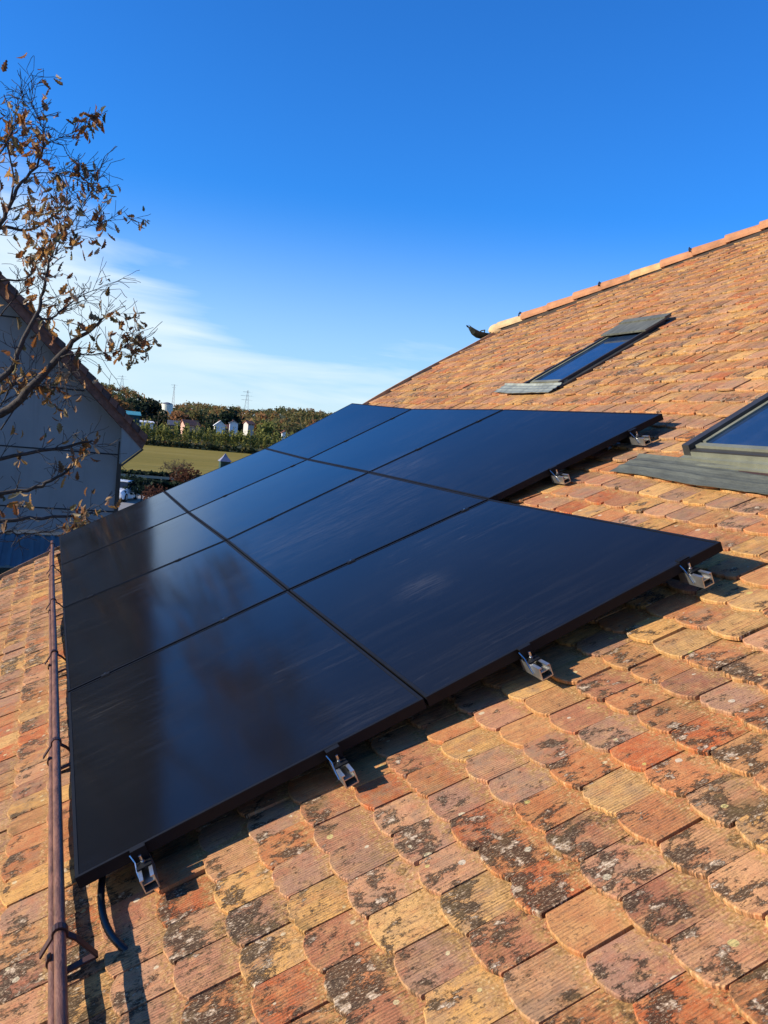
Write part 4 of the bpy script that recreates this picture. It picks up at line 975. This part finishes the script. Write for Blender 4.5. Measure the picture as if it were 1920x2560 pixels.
# verge tiles up the gable edge
vm = [plain('verge_tile_brown', (0.20, 0.085, 0.055), 0.85, 0, 0.3, 12), plain('verge_tile_dark', (0.09, 0.05, 0.04), 0.85, 0, 0.3, 12)]
nvt = 44
for k in range(nvt):
    f0, f1 = k/nvt, (k+1.08)/nvt
    ax_, az_ = 1.84+(xa-1.84)*f0, 0.78+(za+0.27-0.78)*f0; bx_, bz_ = 1.84+(xa-1.84)*f1, 0.78+(za+0.27-0.78)*f1
    mb = MB(); mb.hexa([(ax_-0.02, HY-oh-0.05, az_-0.08), (bx_-0.02, HY-oh-0.05, bz_-0.10), (bx_-0.02, HY-oh-0.003, bz_-0.10), (ax_-0.02, HY-oh-0.003, az_-0.08), (ax_+0.02, HY-oh-0.05, az_+0.05), (bx_+0.01, HY-oh-0.05, bz_+0.02), (bx_+0.01, HY-oh+0.18, bz_+0.02), (ax_+0.02, HY-oh+0.18, az_+0.05)])
    mb.build('verge_tile', vm[k % 2], nroof)
# boxed eave with a sloping underside
mb = MB(); mb.prism([(xr+0.002, HY-oh+0.02, zr-0.02), (1.78, HY-oh+0.02, 0.56), (1.62, HY-oh+0.02, 0.74), (xr+0.002, HY-oh+0.02, 1.08)], (0, 13+2*oh-0.04, 0)); mb.build('eave_box', gm, nb)
mb = MB(); mb.tube([(xr+0.02, HY-oh+0.012, zr-0.05), (1.78, HY-oh+0.012, 0.53)], 0.022, 5); mb.build('eave_trim', M['windark'], nb)
# blue metal lean-to against the gable
lt = empty('lean_to', (-3.0, HY-1.2, GZ), 'flat blue metal lean-to roof on posts against the grey gable', 'lean-to')
bm_ = plain('blue_coated_sheet', (0.07, 0.16, 0.20), 0.40, 0.1, 0.15, 3, 0, 0.6, (1, 0.3, 1))
x0_, x1_ = -7.5, 1.1; za_, zb_ = -1.50, -1.78; ya_, yb_ = HY-0.06, HY-2.3
mb = MB(); nrb = 44
for k in range(nrb):
    xa_, xb_ = x0_+(x1_-x0_)*k/nrb, x0_+(x1_-x0_)*(k+0.6)/nrb; xc_ = x0_+(x1_-x0_)*(k+1)/nrb
    mb.hexa([(xa_, yb_, zb_-0.03), (xb_, yb_, zb_-0.03), (xb_, ya_, za_-0.03), (xa_, ya_, za_-0.03), (xa_, yb_, zb_), (xb_, yb_, zb_), (xb_, ya_, za_), (xa_, ya_, za_)])
    mb.hexa([(xb_, yb_, zb_-0.03), (xc_, yb_, zb_-0.03), (xc_, ya_, za_-0.03), (xb_, ya_, za_-0.03), (xb_, yb_, zb_+0.025), (xc_, yb_, zb_+0.025), (xc_, ya_, za_+0.025), (xb_, ya_, za_+0.025)])
mb.build('roof_sheet', bm_, lt)
MB().box(x0_, HY-0.055, za_+0.03, x1_, HY-0.004, za_+0.11).build('wall_flashing', M['alu'], lt)
MB().box(x0_, yb_-0.04, zb_-0.22, x1_, yb_-0.002, zb_-0.035).build('fascia', plain('dark_green_fascia', (0.01, 0.025, 0.02), 0.6), lt)
for x in (-7.3, -4.6, -1.9, 0.9): MB().box(x-0.06, yb_+0.05, GZ, x+0.06, yb_+0.17, zb_-0.035).build('post', M['windark'], lt)
hedge('hedge', -9, 2.0, 13.0, 0.9, 2.4, M['dark'], 'dark hedge in the shade between the two houses, below the blue lean-to', 5000, 0.10)

# ------------------------------------------------------------------ white car on the drive
p = at(298, 1262, 68); p.z = GZ+0.012
car = empty('parked_car', p, 'small white car parked behind the grey house, half hidden', 'car')
white = plain('white_car_paint', (0.78, 0.78, 0.78), 0.25, 0, 0.03); dk = plain('tinted_car_glass', (0.02, 0.025, 0.03), 0.08); ty = plain('black_tyre', (0.015, 0.015, 0.015), 0.8)
Rm = Matrix.Translation(p) @ Matrix.Rotation(R(68), 4, 'Z')
def loft(secs, name, mat, smooth=True):
    mb = MB(); n = None
    for x, prof_ in secs:
        n = len(prof_); mb.v += [Rm @ Vector((x, y, z)) for y, z in prof_]
    for i in range(len(secs)-1):
        for k in range(n): mb.f.append((i*n+k, i*n+(k+1) % n, (i+1)*n+(k+1) % n, (i+1)*n+k)); mb.m.append(0)
    mb.f.append(tuple(range(n-1, -1, -1))); mb.m.append(0); e_ = (len(secs)-1)*n; mb.f.append(tuple(e_+k for k in range(n))); mb.m.append(0)
    return mb.build(name, mat, car, smooth=False)
def sec(wd, z0, z1): return [(-wd, z0), (-wd*1.03, (z0+z1)/2), (-wd*0.93, z1), (wd*0.93, z1), (wd*1.03, (z0+z1)/2), (wd, z0)]
loft([(-2.0, sec(0.72, 0.35, 0.72)), (-1.85, sec(0.82, 0.22, 0.86)), (-0.9, sec(0.86, 0.2, 0.95)), (0.9, sec(0.86, 0.2, 0.98)), (1.75, sec(0.84, 0.22, 0.95)), (1.95, sec(0.76, 0.35, 0.85))], 'body', white)
loft([(-0.85, sec(0.76, 0.93, 0.97)), (-0.25, sec(0.66, 0.93, 1.38)), (0.9, sec(0.66, 0.93, 1.42)), (1.65, sec(0.70, 0.93, 1.02))], 'window', dk)
loft([(-0.30, sec(0.64, 1.37, 1.42)), (0.2, sec(0.66, 1.38, 1.47)), (0.95, sec(0.64, 1.38, 1.46))], 'roof', white)
for x in (-1.25, 1.25):
    for y in (-0.80, 0.80):
        mb = MB(); mb.tube([Rm @ Vector((x, y-0.10, 0.31)), Rm @ Vector((x, y+0.10, 0.31))], 0.31, 16); w_ = mb.build('wheel', ty, car)
        mb = MB(); s_ = 0.105 if y > 0 else -0.105; mb.tube([Rm @ Vector((x, y+s_, 0.31)), Rm @ Vector((x, y+s_*1.1, 0.31))], 0.19, 12); mb.build('rim', M['alu'], w_)
for y in (-0.58, 0.58):
    mb = MB(); mb.tube([Rm @ Vector((-1.97, y, 0.66)), Rm @ Vector((-1.80, y, 0.68))], 0.10, 10); mb.build('headlight', M['steel'], car)

# ------------------------------------------------------------------ the tree at the left
def leaf_material(name, cols):
    m, n, l, b = newmat(name); g = G(n, l)
    o = n.new('ShaderNodeObjectInfo'); a = n.new('ShaderNodeAttribute'); a.attribute_name = 'tint'
    f = g.math('FRACT', g.math('ADD', o.outputs['Random'], a.outputs['Fac']))
    c = g.ramp(f, [(i/(len(cols)-1), c) for i, c in enumerate(cols)]); c = g.mix(g.mr(g.noise(g.pos(), 18, 3), 0.4, 0.7, 0, 0.4), c, (0.07, 0.035, 0.012))
    l.new(c, b.inputs['Base Color']); b.inputs['Roughness'].default_value = 0.65; b.inputs['Specular IOR Level'].default_value = 0.3
    t = n.new('ShaderNodeBsdfTranslucent'); l.new(c, t.inputs['Color']); mx = n.new('ShaderNodeMixShader'); mx.inputs[0].default_value = 0.42
    out = n['Material Output']; l.new(b.outputs[0], mx.inputs[1]); l.new(t.outputs[0], mx.inputs[2]); l.new(mx.outputs[0], out.inputs['Surface']); return m
M['leaf'] = leaf_material('withered_oak_leaf', [(0.28, 0.11, 0.03), (0.42, 0.18, 0.05), (0.60, 0.32, 0.09), (0.36, 0.12, 0.03), (0.16, 0.07, 0.03), (0.16, 0.14, 0.05), (0.62, 0.44, 0.26), (0.26, 0.09, 0.03)])
M['twig'] = plain('grey_oak_bark', (0.062, 0.050, 0.043), 0.85, 0, 0.45, 22, 0.5, 0.25)
def leaf_geo(seed):
    rg = random.Random(seed); L = 0.125; pr = [0, .35, .22, .62, .40, .85, .55, .80, .42, 0.1]
    n = len(pr); vs = []
    curl = rg.uniform(-1.5, 1.5); bend = rg.uniform(0.6, 2.2)
    for k in range(n):
        t = k/(n-1); x = L*t; hw = pr[k]*L*0.34; z = -bend*x*x*2.2
        for sd in (-1, 0, 1): vs.append((x, sd*hw, z+abs(sd)*hw*curl*0.6))
    fs = []
    for k in range(n-1):
        for q in (0, 1): a = k*3+q; fs.append((a, a+3, a+4, a+1))
    return vs, fs
LG = [leaf_geo(k) for k in range(5)]
tree = empty('oak_tree', at(-330, 1500, 12.2), 'half bare autumn oak with rust-brown leaves reaching in from the left', 'tree'); tree.location.z = GZ
TB = tree.location.copy()
rg = random.Random(21)
# limbs as polylines: (pixel x, pixel y, distance, radius)
limbs = [
 [(-330, 1500, 12.2, .17), (-300, 1250, 12.1, .155), (-235, 1080, 12.0, .13), (-120, 1050, 12.0, .09), (0, 1036, 12.0, .066), (70, 975, 11.9, .058), (147, 893, 11.8, .050), (185, 855, 11.8, .036), (231, 820, 11.7, .022), (258, 795, 11.7, .010)],
 [(-235, 1080, 12.0, .11), (-110, 1000, 11.6, .07), (0, 947, 11.5, .045), (35, 912, 11.5, .040), (50, 870, 11.5, .034), (93, 785, 11.5, .030), (104, 747, 11.5, .024), (120, 669, 11.4, .018), (135, 623, 11.4, .010), (150, 560, 11.4, .006)],
 [(93, 785, 11.5, .020), (116, 800, 11.6, .016), (150, 780, 11.7, .014), (172, 760, 11.8, .012), (205, 740, 11.8, .008), (245, 722, 11.9, .004)],
 [(-150, 1180, 12.0, .06), (0, 1150, 12.1, .030), (100, 1128, 12.1, .026), (190, 1110, 12.2, .022), (232, 1102, 12.2, .016)],
 [(-160, 1260, 11.4, .06), (0, 1234, 11.5, .032), (89, 1221, 11.5, .027), (125, 1202, 11.5, .024), (168, 1180, 11.5, .018), (184, 1160, 11.5, .008)],
 [(-160, 1320, 11.2, .05), (0, 1304, 11.0, .030), (100, 1296, 11.1, .024), (193, 1287, 11.2, .018), (232, 1280, 11.3, .012)],
 [(-160, 1380, 10.6, .03), (0, 1331, 10.5, .012), (60, 1336, 10.5, .010), (125, 1327, 10.5, .009), (162, 1314, 10.5, .006)],
 [(-300, 1100, 12.3, .13), (-200, 800, 12.5, .10), (-90, 640, 12.6, .06), (0, 571, 12.6, .030), (45, 575, 12.6, .022), (89, 571, 12.7, .018), (130, 540, 12.7, .014), (158, 518, 12.7, .010), (168, 480, 12.7, .005)],
 [(-90, 640, 12.6, .05), (0, 560, 12.3, .034), (19, 527, 12.3, .030), (41, 473, 12.3, .026), (79, 432, 12.3, .020), (104, 385, 12.3, .015), (110, 330, 12.3, .011), (98, 300, 12.3, .008), (80, 262, 12.3, .006), (88, 225, 12.3, .004)],
 [(19, 527, 12.3, .016), (36, 440, 12.1, .013), (18, 360, 12.0, .012), (40, 310, 12.0, .009), (58, 260, 12.0, .005), (52, 235, 12.0, .003)],
 [(79, 432, 12.3, .010), (140, 433, 12.4, .007), (170, 440, 12.4, .005), (206, 425, 12.4, .003)],
 [(104, 385, 12.3, .010), (118, 362, 12.4, .008), (150, 345, 12.4, .006), (180, 332, 12.4, .004), (205, 332, 12.4, .002)],
 [(0, 700, 12.0, .02), (62, 700, 12.0, .012), (90, 655, 12.0, .010), (125, 620, 12.0, .008), (158, 584, 12.0, .009), (185, 550, 12.0, .007), (215, 500, 12.0, .006), (235, 470, 12.0, .004), (248, 445, 12.0, .002)],
 [(158, 584, 12.0, .006), (205, 572, 12.0, .005), (240, 560, 12.0, .004), (270, 550, 12.0, .002)],
 [(147, 893, 11.8, .018), (185, 885, 11.7, .012), (230, 885, 11.7, .010), (275, 880, 11.6, .006), (310, 868, 11.6, .004), (328, 855, 11.6, .002)],
 [(147, 893, 11.8, .016), (150, 930, 11.7, .010), (165, 965, 11.7, .006), (170, 990, 11.7, .003)],
 [(0, 790, 12.2, .012), (40, 740, 12.2, .008), (75, 715, 12.2, .006), (110, 700, 12.3, .003)],
 [(0, 1075, 12.4, .012), (60, 1000, 12.4, .010), (130, 960, 12.3, .008), (180, 950, 12.2, .004)],
 [(-60, 1050, 12, .03), (0, 1010, 12.3, .012), (30, 965, 12.3, .009), (85, 950, 12.2, .005), (105, 960, 12.2, .003)],
 [(-200, 800, 12.5, .08), (-170, 500, 12.6, .06), (-150, 330, 12.5, .04), (-120, 230, 12.5, .02), (-110, 170, 12.5, .01)],
 [(-150, 500, 12.6, .04), (-60, 440, 12.5, .022), (0, 385, 12.5, .012), (30, 330, 12.5, .008), (45, 250, 12.5, .004)],
 [(-235, 1080, 12.0, .10), (-330, 820, 13.0, .09), (-400, 560, 13.2, .06), (-380, 330, 13.2, .03)],
 [(-300, 1250, 12.1, .09), (-460, 1050, 12.8, .08), (-600, 800, 13.2, .05), (-680, 600, 13.4, .02)],
 [(-150, 1180, 12.0, .05), (-235, 1180, 12.0, .08)], [(-160, 1260, 11.4, .05), (-290, 1290, 12.1, .09)], [(-160, 1320, 11.2, .05), (-300, 1330, 12.1, .09)], [(-160, 1380, 10.6, .03), (-310, 1390, 12.15, .06)], [(0, 700, 12.0, .02), (-180, 790, 12.4, .05)], [(0, 790, 12.2, .012), (-110, 1000, 11.6, .03)]
]
mbt = MB(); base0 = at(-330, 1500, 12.2); mbt.tube([Vector((base0.x-0.1, base0.y, GZ-0.2)), Vector((base0.x-0.08, base0.y, GZ+0.4)), Vector((base0.x-0.02, base0.y, base0.z-1.2)), base0], [.34, .25, .20, .17], 14)
mbt.build('trunk', M['twig'], tree, smooth=True)
tips = []; twigs = MB()
for li, lm_ in enumerate(limbs):
    pts = [at(a, b_, d) for a, b_, d, r in lm_]; rr = [r*0.80 for a, b_, d, r in lm_]
    # catmull smoothing
    P2, R2 = [], []
    for a in range(len(pts)-1):
        p0 = pts[max(0, a-1)]; p1 = pts[a]; p2 = pts[a+1]; p3 = pts[min(len(pts)-1, a+2)]
        for q in range(3):
            t = q/3; P2.append(0.5*((2*p1)+(p2-p0)*t+(2*p0-5*p1+4*p2-p3)*t*t+(3*p1-p0-3*p2+p3)*t**3)+Vector((rg.gauss(0, .008), rg.gauss(0, .02), rg.gauss(0, .008)))); R2.append(rr[a]*(1-t)+rr[a+1]*t)
    P2.append(pts[-1]); R2.append(rr[-1])
    mb = MB(); mb.tube(P2, R2, 8); mb.build('branch', M['twig'], tree, smooth=True)
    for k in range(2, len(P2)):
        if R2[k] < 0.040 and rg.random() < 0.80:
            a = (P2[k]-P2[k-1]).normalized()
            for _ in range(1 if R2[k] > 0.02 else 2):
                nd = (a*0.9+Vector((rg.gauss(0, .8), rg.gauss(0, .8), rg.gauss(0, .5)+0.35))).normalized()
                branches(twigs, rg, P2[k], nd, rg.uniform(0.14, 0.42), max(0.0045, R2[k]*0.36), 1, tips, 0.0, 4, (2, 4), 0.75)
    tips.append((P2[-1], (P2[-1]-P2[-2]).normalized()))
tw = twigs.build('twig', M['twig'], tree); tw['kind'] = 'stuff'
# leaves sit in loose clusters
lmesh = []
for vs, fs in LG:
    me = bpy.data.meshes.new('leaf'); me.from_pydata(vs, [], fs); me.materials.append(M['leaf'])
    a = me.attributes.new('tint', 'FLOAT', 'POINT'); a.data.foreach_set('value', [0.0]*len(vs)); lmesh.append(me)
allleaf = []
for (p, d) in tips:
    cl_ = noise.noise(p*1.6)
    if rg.random() < 0.02+cl_*0.60:
        for _ in range(rg.randint(1, 3)):
            q = p+Vector((rg.gauss(0, .05), rg.gauss(0, .05), rg.gauss(0, .05)-0.02))
            dr = Vector((rg.gauss(0, .7), rg.gauss(0, .7), -0.9+rg.gauss(0, .5))).normalized()
            allleaf.append((q, dr, rg.uniform(0.55, 1.05), rg.random()*6.28, rg.randrange(5)))
# thick leaf knots seen in the photograph
for (px, py, dist, n_, sp_) in [(a_, b_, c_, max(3, int(n0_*0.62)), s0_*0.9) for a_, b_, c_, n0_, s0_ in [(165, 955, 11.7, 22, .13), (75, 400, 12.2, 30, .20), (78, 310, 12.2, 18, .16), (30, 315, 12.1, 12, .14), (50, 300, 12.1, 10, .12), (25, 490, 12.3, 22, .16), (10, 520, 12.3, 14, .10), (60, 590, 12.6, 14, .11), (95, 620, 12.6, 8, .08), (130, 610, 12.4, 12, .10), (186, 603, 12.1, 13, .11), (105, 705, 11.5, 12, .10), (182, 710, 11.8, 12, .10), (250, 830, 11.7, 20, .15), (290, 850, 11.7, 10, .13), (225, 860, 11.7, 16, .13), (180, 560, 12.1, 10, .09), (195, 510, 12.0, 7, .09), (130, 215, 12.3, 6, .1), (105, 235, 12.3, 7, .1), (65, 1230, 11.4, 9, .08), (75, 1255, 11.4, 6, .06), (186, 1310, 11.3, 12, .08), (225, 1283, 11.3, 7, .07), (182, 1128, 12.2, 8, .08), (218, 1115, 12.2, 6, .06), (145, 1062, 12.0, 7, .09), (38, 1075, 12.2, 6, .06), (70, 870, 11.5, 8, .1), (12, 1290, 11.1, 7, .08), (135, 850, 11.8, 8, .1), (165, 1175, 11.5, 5, .06), (60, 740, 12.1, 8, .1), (0, 430, 12.3, 12, .1), (15, 180, 12.3, 10, .14), (-60, 330, 12.5, 40, .5), (-150, 700, 12.5, 40, .6), (-300, 600, 13, 60, .9), (-500, 800, 13, 60, .9)]]:
    c = at(px, py, dist)
    for _ in range(n_):
        q = c+Vector((rg.gauss(0, sp_), rg.gauss(0, sp_), rg.gauss(0, sp_*1.15))); dr = Vector((rg.gauss(0, .7), rg.gauss(0, .7), -1+rg.gauss(0, .4))).normalized()
        allleaf.append((q, dr, rg.uniform(0.75, 1.3), rg.random()*6.28, rg.randrange(5)))
inv = []; outv = []
for lf in allleaf:
    pj = proj(lf[0]); (inv if pj and 0 < pj[0] < 400 and pj[1] > 0 else outv).append(lf)
rg.shuffle(inv); ind = inv[:300]; rest = inv[300:]+outv
def leaf_mx(lf):
    q, dr, sc, tw_, _ = lf; return Matrix.Translation(q-TB) @ dr.to_track_quat('X', 'Z').to_matrix().to_4x4() @ Matrix.Rotation(tw_, 4, 'X') @ Matrix.Scale(sc, 4)
for lf in ind:
    o = bpy.data.objects.new('leaf', lmesh[lf[4]]); COL.objects.link(o); o.parent = tree; o.matrix_local = leaf_mx(lf)
V_, F_, T_ = [], [], []
for lf in rest:
    Mx = leaf_mx(lf); vs, fs = LG[lf[4]]; b0 = len(V_); V_ += [Mx @ Vector(v) for v in vs]; F_ += [tuple(i+b0 for i in f) for f in fs]; T_ += [rg.random()]*len(vs)
    if False: pass
me = bpy.data.meshes.new('foliage'); me.from_pydata([tuple(v) for v in V_], [], F_); me.materials.append(M['leaf']); a = me.attributes.new('tint', 'FLOAT', 'POINT'); a.data.foreach_set('value', T_)
o = bpy.data.objects.new('foliage', me); COL.objects.link(o); o.parent = tree; o['kind'] = 'stuff'
print('leaves', len(allleaf), 'tris', sum(len(o_.data.polygons)*2 for o_ in bpy.data.objects if o_.type == 'MESH'))
